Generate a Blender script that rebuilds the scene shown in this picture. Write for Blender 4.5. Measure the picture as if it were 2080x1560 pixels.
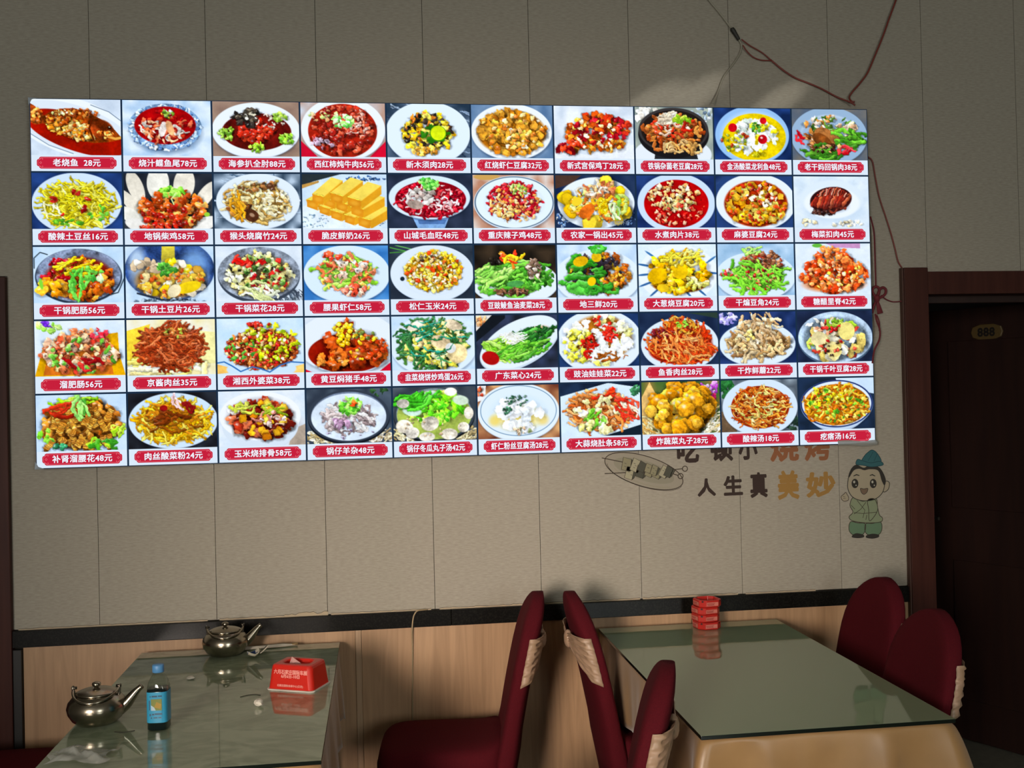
# Restaurant wall with a backlit dish menu, two glass topped tables and covered chairs
import bpy, bmesh, math, random
import numpy as np
from mathutils import Vector, Matrix

scene = bpy.context.scene
for o in list(bpy.data.objects):
    bpy.data.objects.remove(o)
COL = scene.collection

# ------------------------------------------------------------------ camera, world, daylight, exposure
CAM_D, CAM_H, FOCAL_PX = 3.6736, 1.60, 2093.48
YAW, PITCH, ROLL = 0.12933, 0.01020, -0.02307


def cam_axes():
    cy, sy, cp, sp, cr, sr = (math.cos(YAW), math.sin(YAW), math.cos(PITCH), math.sin(PITCH),
                              math.cos(ROLL), math.sin(ROLL))
    f, r, u = Vector((sy, cy, 0)), Vector((cy, -sy, 0)), Vector((0, 0, 1))
    f2, u2 = f * cp + u * sp, u * cp - f * sp
    return r * cr + u2 * sr, u2 * cr - r * sr, f2


CR, CU, CF = cam_axes()
CPOS = Vector((0, -CAM_D, CAM_H))
cam = bpy.data.objects.new('camera', bpy.data.cameras.new('camera'))
COL.objects.link(cam)
m3 = Matrix((CR, CU, -CF)).transposed()
cam.matrix_world = Matrix.Translation(CPOS) @ m3.to_4x4()
cam.data.sensor_width = 36.0
cam.data.lens = 36.0 * FOCAL_PX / 2080.0
cam.data.clip_start, cam.data.clip_end = 0.05, 60
scene.camera = cam
vs = scene.view_settings
vs.view_transform, vs.look, vs.gamma, vs.use_curve_mapping = 'Standard', 'None', 1.0, False
vs.exposure = 0.0

world = bpy.data.worlds.new('daylight')
scene.world = world
world.use_nodes = True
wb = world.node_tree.nodes['Background']
wb.inputs[0].default_value = (0.75, 0.85, 1.0, 1)
wb.inputs[1].default_value = 0.6


def daylight(name, loc, aim, w, h, power, color, spread=170):
    l = bpy.data.lights.new(name, 'AREA')
    l.shape, l.size, l.size_y, l.energy, l.color = 'RECTANGLE', w, h, power, color
    l.spread = math.radians(spread)
    o = bpy.data.objects.new(name, l)
    COL.objects.link(o)
    o.location = loc
    o.rotation_euler = (Vector(aim) - Vector(loc)).to_track_quat('-Z', 'Y').to_euler()
    return o


# daylight coming in through the street windows behind the photographer
daylight('window_daylight', (-2.1, -6.38, 1.75), (0.5, 0, 0.85), 1.0, 1.3, 11.5, (1.0, 0.83, 0.71), 32)
daylight('window_sky_light', (-2.25, -6.42, 1.75), (0.3, 0, 1.6), 1.25, 1.5, 50, (0.98, 1.0, 0.97), 165)
daylight('side_window_daylight', (1.9, -6.42, 1.75), (1.0, 0, 1.4), 1.0, 1.5, 46, (0.96, 1.0, 0.95), 165)


def glint(loc, aim, wide, tall, roll, power):
    """sunlight thrown up onto the wall by something shiny outside the street window"""
    l = bpy.data.lights.new('sun_glint', 'SPOT')
    l.energy, l.color, l.spot_size, l.spot_blend, l.shadow_soft_size = power, (1.0, 0.97, 0.9), math.radians(tall), 1.0, 0.01
    o = bpy.data.objects.new('sun_glint', l)
    COL.objects.link(o)
    o.location = loc
    q = (Vector(aim) - Vector(loc)).to_track_quat('-Z', 'Y')
    o.rotation_mode = 'QUATERNION'
    o.rotation_quaternion = q @ Matrix.Rotation(roll, 3, 'Z').to_quaternion()
    o.scale = (wide / tall, 1, 1)


for aim, wide, tall, roll in (((1.03, 0, 2.668), 1.6, .5, .5), ((1.19, 0, 2.69), 1.3, .42, .6), ((1.5, 0, 2.668), 1.6, .5, .55)):
    glint((1.7, -6.38, 1.0), aim, wide, tall, roll, 480)
scene.cycles.caustics_reflective = False
scene.cycles.caustics_refractive = False


def at(px, py, y=0.0):
    """point on the plane y=const that the photograph shows at pixel px, py"""
    d = CF * FOCAL_PX + CR * (px - 1040) - CU * (py - 780)
    t = (y + CAM_D) / d.y
    return CPOS + d * t


# ------------------------------------------------------------------ helpers
def lin(h):
    h = h.lstrip('#')
    v = [int(h[i:i + 2], 16) / 255 for i in (0, 2, 4)]
    return tuple(c / 12.92 if c <= 0.04045 else ((c + 0.055) / 1.055) ** 2.4 for c in v)


MATS = {}


def mat(name, hexcol, rough=0.6, metal=0.0, ior=1.5, emit=0.0, spec=None, **kw):
    if name in MATS:
        return MATS[name]
    m = bpy.data.materials.new(name)
    m.use_nodes = True
    b = m.node_tree.nodes['Principled BSDF']
    c = lin(hexcol)
    b.inputs['Base Color'].default_value = (*c, 1)
    b.inputs['Roughness'].default_value = rough
    b.inputs['Metallic'].default_value = metal
    b.inputs['IOR'].default_value = ior
    if spec is not None:
        b.inputs['Specular IOR Level'].default_value = spec
    for k, v in kw.items():
        b.inputs[k.replace('_', ' ')].default_value = v
    m.diffuse_color = (*c, 1)
    MATS[name] = m
    return m


def glow(name, hexcol, strength=1.0):
    if name in MATS:
        return MATS[name]
    m = bpy.data.materials.new(name)
    m.use_nodes = True
    nt = m.node_tree
    nt.nodes.clear()
    e = nt.nodes.new('ShaderNodeEmission')
    out = nt.nodes.new('ShaderNodeOutputMaterial')
    e.inputs[0].default_value = (*lin(hexcol), 1)
    e.inputs[1].default_value = strength
    nt.links.new(e.outputs[0], out.inputs[0])
    m.cycles.emission_sampling = 'NONE'
    MATS[name] = m
    return m


def tex(m, scale=(1, 1, 1), kind='noise', detail=4, nscale=8, cols=('808080', '909090'), pos=(0.3, 0.7),
        bump=0.0, dist=0.002, distort=0.0):
    """mix a procedural pattern (object coordinates) into base colour and, optionally, bump"""
    nt = m.node_tree
    b = nt.nodes['Principled BSDF']
    tc = nt.nodes.new('ShaderNodeTexCoord')
    mp = nt.nodes.new('ShaderNodeMapping')
    mp.inputs['Scale'].default_value = scale
    nt.links.new(tc.outputs['Object'], mp.inputs[0])
    if kind == 'wave':
        n = nt.nodes.new('ShaderNodeTexWave')
        n.inputs['Scale'].default_value = nscale
        n.inputs['Distortion'].default_value = distort
        n.inputs['Detail'].default_value = detail
        fac = n.outputs['Fac']
    else:
        n = nt.nodes.new('ShaderNodeTexNoise')
        n.inputs['Scale'].default_value = nscale
        n.inputs['Detail'].default_value = detail
        n.inputs['Distortion'].default_value = distort
        fac = n.outputs['Fac']
    nt.links.new(mp.outputs[0], n.inputs['Vector'])
    if cols:
        r = nt.nodes.new('ShaderNodeValToRGB')
        r.color_ramp.elements[0].position, r.color_ramp.elements[1].position = pos
        r.color_ramp.elements[0].color = (*lin(cols[0]), 1)
        r.color_ramp.elements[1].color = (*lin(cols[1]), 1)
        nt.links.new(fac, r.inputs[0])
        nt.links.new(r.outputs[0], b.inputs['Base Color'])
    if bump:
        bp = nt.nodes.new('ShaderNodeBump')
        bp.inputs['Strength'].default_value = bump
        bp.inputs['Distance'].default_value = dist
        nt.links.new(fac, bp.inputs['Height'])
        nt.links.new(bp.outputs[0], b.inputs['Normal'])
    return m


def clear_mat(name, tint, gloss=0.25, rough=0.03):
    """thin clear plastic or glass: tinted see-through plus a mirror share that grows at grazing angles"""
    if name in MATS:
        return MATS[name]
    m = bpy.data.materials.new(name)
    m.use_nodes = True
    nt = m.node_tree
    nt.nodes.clear()
    t = nt.nodes.new('ShaderNodeBsdfTransparent')
    t.inputs[0].default_value = (*lin(tint), 1)
    g = nt.nodes.new('ShaderNodeBsdfGlossy')
    g.inputs['Roughness'].default_value = rough
    lw = nt.nodes.new('ShaderNodeLayerWeight')
    lw.inputs[0].default_value = 0.5
    pw = nt.nodes.new('ShaderNodeMath')
    pw.operation, pw.inputs[1].default_value = 'POWER', 3.0
    sc = nt.nodes.new('ShaderNodeMath')
    sc.operation, sc.inputs[1].default_value, sc.inputs[2].default_value = 'MULTIPLY_ADD', gloss * 2, 0.05
    nt.links.new(lw.outputs['Facing'], pw.inputs[0])
    nt.links.new(pw.outputs[0], sc.inputs[0])
    mx = nt.nodes.new('ShaderNodeMixShader')
    out = nt.nodes.new('ShaderNodeOutputMaterial')
    nt.links.new(sc.outputs[0], mx.inputs[0])
    nt.links.new(t.outputs[0], mx.inputs[1])
    nt.links.new(g.outputs[0], mx.inputs[2])
    nt.links.new(mx.outputs[0], out.inputs[0])
    MATS[name] = m
    return m


class MB:
    """collects shapes and links them as ONE mesh object"""

    def __init__(s):
        s.v, s.f, s.m = [], [], []

    def add(s, vs, fs, mi=0):
        b = len(s.v)
        s.v += [tuple(v) for v in vs]
        s.f += [tuple(b + i for i in f) for f in fs]
        s.m += [mi] * len(fs)
        return s

    def box(s, c, d, mi=0, rz=0.0):
        x, y, z = d[0] / 2, d[1] / 2, d[2] / 2
        ca, sa = math.cos(rz), math.sin(rz)
        vs = []
        for k in (-z, z):
            for (i, j) in ((-x, -y), (x, -y), (x, y), (-x, y)):
                vs.append((c[0] + i * ca - j * sa, c[1] + i * sa + j * ca, c[2] + k))
        return s.add(vs, [(3, 2, 1, 0), (4, 5, 6, 7), (0, 1, 5, 4), (1, 2, 6, 5), (2, 3, 7, 6), (3, 0, 4, 7)], mi)

    def loft(s, rings, mi=0, cap=True, closed=True):
        n = len(rings[0])
        vs = [p for r in rings for p in r]
        fs = []
        for a in range(len(rings) - 1):
            for i in range(n if closed else n - 1):
                j = (i + 1) % n
                fs.append((a * n + i, a * n + j, (a + 1) * n + j, (a + 1) * n + i))
        if cap:
            fs.append(tuple(range(n - 1, -1, -1)))
            fs.append(tuple((len(rings) - 1) * n + i for i in range(n)))
        return s.add(vs, fs, mi)

    def lathe(s, prof, c=(0, 0, 0), n=40, mi=0, cap=True):
        return s.loft([[(c[0] + r * math.cos(2 * math.pi * i / n), c[1] + r * math.sin(2 * math.pi * i / n), c[2] + z)
                        for i in range(n)] for r, z in prof], mi, cap)

    def tube(s, pts, rad, n=10, mi=0, cap=True, flat=1.0):
        pts = [Vector(p) for p in pts]
        rads = rad if isinstance(rad, (list, tuple)) else [rad] * len(pts)
        rings = []
        up = Vector((0, 0, 1))
        t0 = (pts[1] - pts[0]).normalized()
        if abs(t0.dot(up)) > 0.95:
            up = Vector((0, 1, 0))
        nrm = (up - t0 * up.dot(t0)).normalized()
        for i, p in enumerate(pts):
            t = (pts[min(i + 1, len(pts) - 1)] - pts[max(i - 1, 0)]).normalized()
            nrm = (nrm - t * nrm.dot(t))
            nrm = nrm.normalized() if nrm.length > 1e-6 else t.orthogonal().normalized()
            b = t.cross(nrm)
            rings.append([p + (nrm * math.cos(a) * flat + b * math.sin(a)) * rads[i]
                          for a in (2 * math.pi * k / n for k in range(n))])
        return s.loft(rings, mi, cap)

    def flat(s, pts, y, mi=0):
        """polygon in the vertical plane y=const, pts are (x, z)"""
        area = sum(pts[i][0] * pts[(i + 1) % len(pts)][1] - pts[(i + 1) % len(pts)][0] * pts[i][1] for i in range(len(pts)))
        if area < 0:
            pts = pts[::-1]
        return s.add([(x, y, z) for x, z in pts], [tuple(range(len(pts)))], mi)

    def stroke(s, pts, w, y, mi=0, closed=False, taper=False):
        """line of width w along (x, z) points in the plane y=const"""
        n = len(pts)
        L, R = [], []
        for i in range(n):
            a = pts[(i - 1) % n] if (closed or i > 0) else pts[i]
            b = pts[(i + 1) % n] if (closed or i < n - 1) else pts[i]
            dx, dz = b[0] - a[0], b[1] - a[1]
            l = math.hypot(dx, dz) or 1
            k = w / 2 * (0.35 + 0.65 * math.sin(math.pi * (i + 0.5) / n) if taper else 1)
            L.append((pts[i][0] - dz / l * k, y, pts[i][1] + dx / l * k))
            R.append((pts[i][0] + dz / l * k, y, pts[i][1] - dx / l * k))
        fs = [(i, i + n, (i + 1) % n + n, (i + 1) % n) for i in range(n if closed else n - 1)]
        return s.add(L + R, fs, mi)

    def build(s, name, mats, parent=None, smooth=False, bevel=0.0, subsurf=0, weld=False, loc=None, seg=2):
        me = bpy.data.meshes.new(name)
        me.from_pydata(s.v, [], s.f)
        mats = mats if isinstance(mats, (list, tuple)) else [mats]
        for m in mats:
            me.materials.append(m)
        me.polygons.foreach_set('material_index', s.m)
        if weld:
            bm = bmesh.new()
            bm.from_mesh(me)
            bmesh.ops.remove_doubles(bm, verts=bm.verts, dist=1e-5)
            bmesh.ops.recalc_face_normals(bm, faces=bm.faces)
            bm.to_mesh(me)
            bm.free()
        if smooth:
            me.polygons.foreach_set('use_smooth', [True] * len(me.polygons))
        me.update()
        o = bpy.data.objects.new(name, me)
        COL.objects.link(o)
        if parent:
            o.parent = parent
        if loc:
            o.location = loc
        if bevel:
            b = o.modifiers.new('bevel', 'BEVEL')
            b.width, b.segments, b.limit_method = bevel, seg, 'ANGLE'
        if subsurf:
            b = o.modifiers.new('smooth', 'SUBSURF')
            b.levels = b.render_levels = subsurf
        return o


def tag(o, label, cat, group=None, kind=None):
    o['label'], o['category'] = label, cat
    if group:
        o['group'] = group
    if kind:
        o['kind'] = kind
    return o


def struct(o):
    o['kind'] = 'structure'
    return o


def thing(name, label, cat, loc=(0, 0, 0), rz=0.0, group=None):
    o = bpy.data.objects.new(name, None)
    o.empty_display_size = 0.05
    COL.objects.link(o)
    o.location = loc
    o.rotation_euler = (0, 0, rz)
    return tag(o, label, cat, group)


def copy_tree(o, parent=None):
    c = o.copy()
    COL.objects.link(c)
    if parent:
        c.parent = parent
    for ch in list(o.children):
        copy_tree(ch, c)
    return c


def text_mesh(txt, size, bold=0.0, fit=None, space=1.0):
    """glyph outlines of txt as (points, faces), centred on the origin in x, resting on y=0; the heavy weight is
    drawn by repeating the outline around a small circle"""
    cu = bpy.data.curves.new('lettering', 'FONT')
    cu.body, cu.size, cu.fill_mode = txt, size, 'FRONT'
    cu.space_character = space
    cu.resolution_u = 2
    ob = bpy.data.objects.new('lettering', cu)
    COL.objects.link(ob)
    dg = bpy.context.evaluated_depsgraph_get()
    me = ob.evaluated_get(dg).to_mesh()
    vs = [(v.co.x, v.co.y) for v in me.vertices]
    fs = [tuple(p.vertices) for p in me.polygons]
    ob.evaluated_get(dg).to_mesh_clear()
    bpy.data.objects.remove(ob)
    bpy.data.curves.remove(cu)
    x0, x1 = min(v[0] for v in vs), max(v[0] for v in vs)
    k = 1.0
    if fit and x1 - x0 > fit:
        k = fit / (x1 - x0)
    vs = [((x - (x0 + x1) / 2) * k, y) for x, y in vs]
    if bold:
        n, base, bf = len(vs), list(vs), list(fs)
        steps = 6 if bold < 0.01 else 12
        for i in range(steps):
            a = 2 * math.pi * i / steps
            o = len(vs)
            vs += [(x + bold * math.cos(a), y + bold * math.sin(a)) for x, y in base]
            fs += [tuple(j + o for j in q) for q in bf]
    return vs, fs


def letters(mb, txt, size, cx, zbase, y, mi=0, bold=0.0, fit=None, space=1.0):
    vs, fs = text_mesh(txt, size, bold, fit, space)
    mb.add([(cx + a, y, zbase + b) for a, b in vs], fs, mi)


def ellipse(cx, cz, rx, rz, n=32, rot=0.0, a0=0.0, a1=2 * math.pi):
    ca, sa = math.cos(rot), math.sin(rot)
    full = abs(a1 - a0 - 2 * math.pi) < 1e-6
    out = []
    for i in range(n if full else n + 1):
        t = a0 + (a1 - a0) * i / n
        x, z = rx * math.cos(t), rz * math.sin(t)
        out.append((cx + x * ca - z * sa, cz + x * sa + z * ca))
    return out


def smooth_path(pts, n=8):
    """Catmull-Rom through the points"""
    P = [Vector(p) for p in pts]
    P = [P[0] * 2 - P[1]] + P + [P[-1] * 2 - P[-2]]
    out = []
    for i in range(1, len(P) - 2):
        for k in range(n):
            t = k / n
            a, b, c, d = P[i - 1], P[i], P[i + 1], P[i + 2]
            out.append(0.5 * ((2 * b) + (c - a) * t + (2 * a - 5 * b + 4 * c - d) * t * t + (3 * b - a - 3 * c + d) * t ** 3))
    out.append(P[-2])
    return out

# ------------------------------------------------------------------ materials of the room
WALLCLOTH = tex(mat('linen_wall_cloth', 'a39c8e', 0.9, spec=0.1), (16, 16, 85), nscale=3, detail=6,
                cols=('9a9385', 'aba496'), bump=0.12, dist=0.001)
OAK = tex(mat('light_oak_laminate', 'b08c68', 0.45), (14, 14, 0.9), nscale=2.2, detail=6,
          cols=('a3805e', 'b8946f'), distort=1.6)
GRANITE = tex(mat('black_polished_granite', '11100d', 0.3, spec=0.18), nscale=160, detail=3, cols=('0c0b09', '23221d'), pos=(0.45, 0.8))
DARKWOOD = tex(mat('dark_red_brown_wood', '40201a', 0.5, spec=0.2), (20, 20, 1.2), nscale=2, detail=5, cols=('381a14', '48261d'))
DOORWOOD = tex(mat('very_dark_door_wood', '2a1712', 0.45), (16, 16, 1), nscale=2, detail=5, cols=('24130f', '301b15'))
JAMB = mat('worn_jamb_edge', '7a4e3a', 0.6)
PLASTER = mat('plain_painted_plaster', '8d867a', 0.9)
CEIL = mat('white_ceiling_paint', 'b5b2a8', 0.95)
TILE = tex(mat('grey_green_floor_tile', '77766a', 0.3), nscale=30, detail=5, cols=('6c6b60', '827f73'))
PAPER = mat('torn_paper_edge', 'b5a488', 0.9)

XL, XR, YB, ZC = -3.3, 4.0, -6.5, 3.25          # room extent
SEAMS = [-1.73, -1.345, -0.957, -0.569, -0.192, 0.184, 0.567, 0.937, 1.318, 1.704, 2.078, 2.46, 2.84, 3.22, 3.6, 4.0]
DL, DR, DTOP = 2.06, 2.92, 1.945                  # right-hand door opening

# facing wall: cloth-covered panels with fine joints, with the two door openings left free
mb = MB()
xs = [XL] + SEAMS
EDGE_L, EDGE_R = -1.236, 1.968                    # cloth stops at the door frames
for a, b in zip(xs[:-1], xs[1:]):
    g = 0.0009
    lo = 0.846
    segs = []
    if b <= EDGE_L:
        segs.append((a, b, 2.04))
    elif a < EDGE_L < b:
        segs += [(a, EDGE_L, 2.04), (EDGE_L, b, lo)]
    elif a < EDGE_R < b:
        segs += [(a, EDGE_R, lo), (EDGE_R, b, 2.03)]
    elif a >= EDGE_R and a < DR + 0.1:
        segs.append((a, b, 2.03))
    elif a >= DR + 0.1:
        segs.append((a, b, lo))
    else:
        segs.append((a, b, lo))
    for k, (p, q, z0) in enumerate(segs):
        p2 = p + (g if k == 0 else 0)
        q2 = q - (g if k == len(segs) - 1 else 0)
        mb.box(((p2 + q2) / 2, 0.006, (z0 + ZC) / 2), (q2 - p2, 0.012, ZC - z0), 0)
# solid wall behind the panels, around the openings
for (x0, x1, z0, z1) in ((XL, -2.15, 0, ZC), (-2.15, -1.32, 2.0, ZC), (-1.32, DL - 0.04, 0, ZC),
                         (DL - 0.04, DR + 0.04, DTOP + 0.04, ZC), (DR + 0.04, XR, 0, ZC)):
    mb.box(((x0 + x1) / 2, 0.072, (z0 + z1) / 2), (x1 - x0, 0.118, z1 - z0), 1)
JOINT = mat('dark_panel_joint', '7a7265', 0.9)
struct(mb.build('wall_back', [WALLCLOTH, JOINT]))

# oak wainscot boards under the rail, joint strips and the granite rail
mb = MB()
for x0, x1 in ((-1.205, -0.0985), (-0.0765, 1.12), (1.122, 1.968)):
    mb.box(((x0 + x1) / 2, 0.004, 0.3965), (x1 - x0, 0.016, 0.781), 0)
struct(mb.build('trim_1', [OAK], bevel=0.0008))
mb = MB()
mb.box((-0.0875, 0.002, 0.3965), (0.021, 0.022, 0.781), 0)
struct(mb.build('trim_2', [tex(mat('pale_oak_strip', 'b39474', 0.5), (30, 30, 1), cols=('a98a69', 'bd9e7e'))], bevel=0.002))
mb = MB()
for x0, x1 in ((-1.237, 0.24), (0.241, 1.968)):
    mb.box(((x0 + x1) / 2, -0.001, 0.8145), (x1 - x0, 0.026, 0.057), 0)
struct(mb.build('trim_3', [GRANITE], bevel=0.002))
# torn lower edge of the wall cloth above the rail
rnd = random.Random(4)
mb = MB()
for (x0, x1, amp) in ((-1.22, -0.6, 0.0022), (-0.56, -0.34, 0.003), (-0.34, -0.19, 0.0085), (-0.18, 0.17, 0.002), (0.2, 0.56, 0.0028),
                      (0.58, 0.93, 0.0022), (0.94, 1.3, 0.0035), (1.33, 1.6, 0.002)):
    n = int((x1 - x0) / 0.012)
    top = [(x0 + (x1 - x0) * i / n, 0.8455 + 0.35 * amp + amp * rnd.random()) for i in range(n + 1)]
    bot = [(x0 + (x1 - x0) * i / n, 0.8432) for i in range(n + 1)]
    for i in range(n):
        mb.flat([bot[i], bot[i + 1], top[i + 1], top[i]], -0.0012 - 0.0006 * (i % 2))
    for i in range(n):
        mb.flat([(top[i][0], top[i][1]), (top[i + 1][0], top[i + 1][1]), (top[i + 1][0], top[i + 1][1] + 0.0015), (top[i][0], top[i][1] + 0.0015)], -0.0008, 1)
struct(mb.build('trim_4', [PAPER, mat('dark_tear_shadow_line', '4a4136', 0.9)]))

# left door: dark frame and leaf at the left picture edge
def frame(mb, x0, x1, ztop, w=0.095, yf=-0.022, yb=0.12, mi=0, top_w=0.09):
    mb.box((x0 - w / 2, (yf + yb) / 2, ztop / 2), (w, yb - yf, ztop), mi)
    mb.box((x1 + w / 2, (yf + yb) / 2, ztop / 2), (w, yb - yf, ztop), mi)
    mb.box(((x0 + x1) / 2, (yf + yb) / 2 + 0.003, ztop - top_w / 2), (x1 - x0, yb - yf - 0.006, top_w), mi)


mb = MB()
frame(mb, -2.14, -1.331, 2.036)
f = struct(mb.build('trim_5', [DARKWOOD], bevel=0.003))
mb = MB()
mb.box((-1.221, 0.0, 0.39), (0.028, 0.034, 0.78), 0)
struct(mb.build('trim_6', [mat('black_skirting_edge', '15120f', 0.5)], bevel=0.002))
mb = MB()
mb.box((-1.735, 0.07, 0.975), (0.806, 0.04, 1.94), 0)
for zc, zh in ((1.45, 0.7), (0.5, 0.6)):
    mb.box((-1.735, 0.047, zc), (0.5, 0.012, zh), 0)
d = struct(mb.build('door_1', [DOORWOOD], bevel=0.004))

# right door: frame, ajar leaf swung into the dark corridor, number plate and lock
mb = MB()
mb.box((2.016, 0.045, 1.0215), (0.096, 0.15, 2.043), 0)
mb.box((DR + 0.05, 0.045, 1.015), (0.1, 0.15, 2.03), 0)
mb.box(((DL + DR) / 2, 0.048, 1.985), (DR - DL + 0.002, 0.144, 0.086), 0)
mb.box((2.0665, 0.02, 0.97), (0.005, 0.03, 1.94), 1)
mb.box(((DL + DR) / 2, 0.09, 1.93), (DR - DL, 0.03, 0.028), 2)
struct(mb.build('trim_7', [DARKWOOD, JAMB, DOORWOOD], bevel=0.002))
mb = MB()                                         # loose strip of trim standing off the frame
mb.box((1.9655, -0.014, 1.36), (0.006, 0.02, 1.365), 0)
struct(mb.build('trim_8', [mat('thin_frame_strip', '4a2e24', 0.6)]))
HX, HY = 2.912, 0.07
ang = math.atan2(0.85 - 0.07, 2.51 - 2.912)       # direction of the leaf from its hinge
door = bpy.data.objects.new('door_2', None)
COL.objects.link(door)
door.location, door.rotation_euler = (HX, HY, 0), (0, 0, ang)
struct(door)
mb = MB()
mb.box((0.438, 0, 0.972), (0.876, 0.04, 1.93), 0)
mb.box((0.438, 0.022, 1.42), (0.56, 0.012, 0.75), 0)
mb.box((0.438, 0.022, 0.5), (0.56, 0.012, 0.62), 0)
struct(mb.build('door_leaf', [DOORWOOD], door, bevel=0.004))
BRASS = mat('dull_brass', '5e4a26', 0.5)
mb = MB()
pl = [(-0.074, 0), (-0.066, 0.022), (-0.03, 0.034), (0.03, 0.034), (0.066, 0.022), (0.074, 0), (0.066, -0.022), (0.03, -0.034), (-0.03, -0.034), (-0.066, -0.022)]
mb.loft([[(0.531 + x, 0.020, 1.826 + z) for x, z in pl], [(0.531 + x, 0.025, 1.826 + z) for x, z in pl],
         [(0.531 + x * 0.94, 0.027, 1.826 + z * 0.9) for x, z in pl]], 0)
v, f = text_mesh('888', 0.052, 0.002, space=1.05)
mb.add([(0.531 - x, 0.0285 + 4e-5 * (i // (len(v) // 7)), 1.826 - 0.018 + y) for i, (x, y) in enumerate(v)], f, 1)
struct(mb.build('number_plate', [BRASS, mat('dark_engraving', '120c08', 0.6)], door))
mb = MB()
mb.box((0.848, 0.024, 0.95), (0.04, 0.008, 0.22), 0)
mb.tube([(0.848, 0.026, 1.0), (0.848, 0.07, 1.0), (0.83, 0.078, 1.0), (0.75, 0.078, 0.995)], 0.009, 10, 0)
mb.lathe([(0.012, 0), (0.012, 0.012)], (0.848, 0.024, 0.9), 16, 0)
struct(mb.build('door_handle', [mat('aged_steel_lock', '6a655c', 0.3, 0.9)], door, bevel=0.002))

# dark corridor behind the door
mb = MB()
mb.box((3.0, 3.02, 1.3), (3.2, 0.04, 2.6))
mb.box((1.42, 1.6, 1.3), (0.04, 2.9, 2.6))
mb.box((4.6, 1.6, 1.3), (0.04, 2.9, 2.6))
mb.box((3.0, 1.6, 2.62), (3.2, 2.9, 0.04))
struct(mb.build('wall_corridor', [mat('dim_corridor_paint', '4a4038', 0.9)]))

# floor, ceiling and the walls out of view
mb = MB()
mb.box((0.6, -1.7, -0.03), (9.0, 9.9, 0.06))
struct(mb.build('floor', [TILE]))
mb = MB()
mb.box(((XL + XR) / 2, YB / 2, ZC + 0.03), (XR - XL + 0.2, -YB + 0.4, 0.06))
struct(mb.build('ceiling', [CEIL]))
for nm, x in (('wall_left', XL - 0.05), ('wall_right', XR + 0.05)):
    mb = MB()
    mb.box((x, YB / 2, ZC / 2), (0.1, -YB + 0.3, ZC))
    struct(mb.build(nm, [PLASTER]))
mb = MB()
WIN = ((-2.95, -1.55, 0.9, 2.6), (1.3, 2.5, 0.9, 2.6))
cuts = [XL, -2.95, -1.55, 1.3, 2.5, XR]
for i in range(5):
    a, b = cuts[i], cuts[i + 1]
    if i in (1, 3):
        mb.box(((a + b) / 2, YB - 0.1, 0.45), (b - a, 0.2, 0.9))
        mb.box(((a + b) / 2, YB - 0.1, (2.6 + ZC) / 2), (b - a, 0.2, ZC - 2.6))
    else:
        mb.box(((a + b) / 2, YB - 0.1, ZC / 2), (b - a, 0.2, ZC))
struct(mb.build('wall_rear', [PLASTER]))
for k, (a, b, c, d) in enumerate(WIN):
    mb = MB()
    for x in (a + 0.03, (a + b) / 2, b - 0.03):
        mb.box((x, YB - 0.1, (c + d) / 2), (0.05, 0.06, d - c))
    for z in (c + 0.03, d - 0.03):
        mb.box(((a + b) / 2, YB - 0.1, z), (b - a, 0.06, 0.05))
    struct(mb.build('window_%d' % (k + 1), [mat('white_window_frame', 'c8c8c4', 0.5)]))

# ------------------------------------------------------------------ dish pictures printed on the menu
PW, PH = 160, 106                                  # printed dots of one picture
SS = 2


def rgb(h):
    return np.array([int(h[i:i + 2], 16) / 255 for i in (0, 2, 4)])


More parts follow.
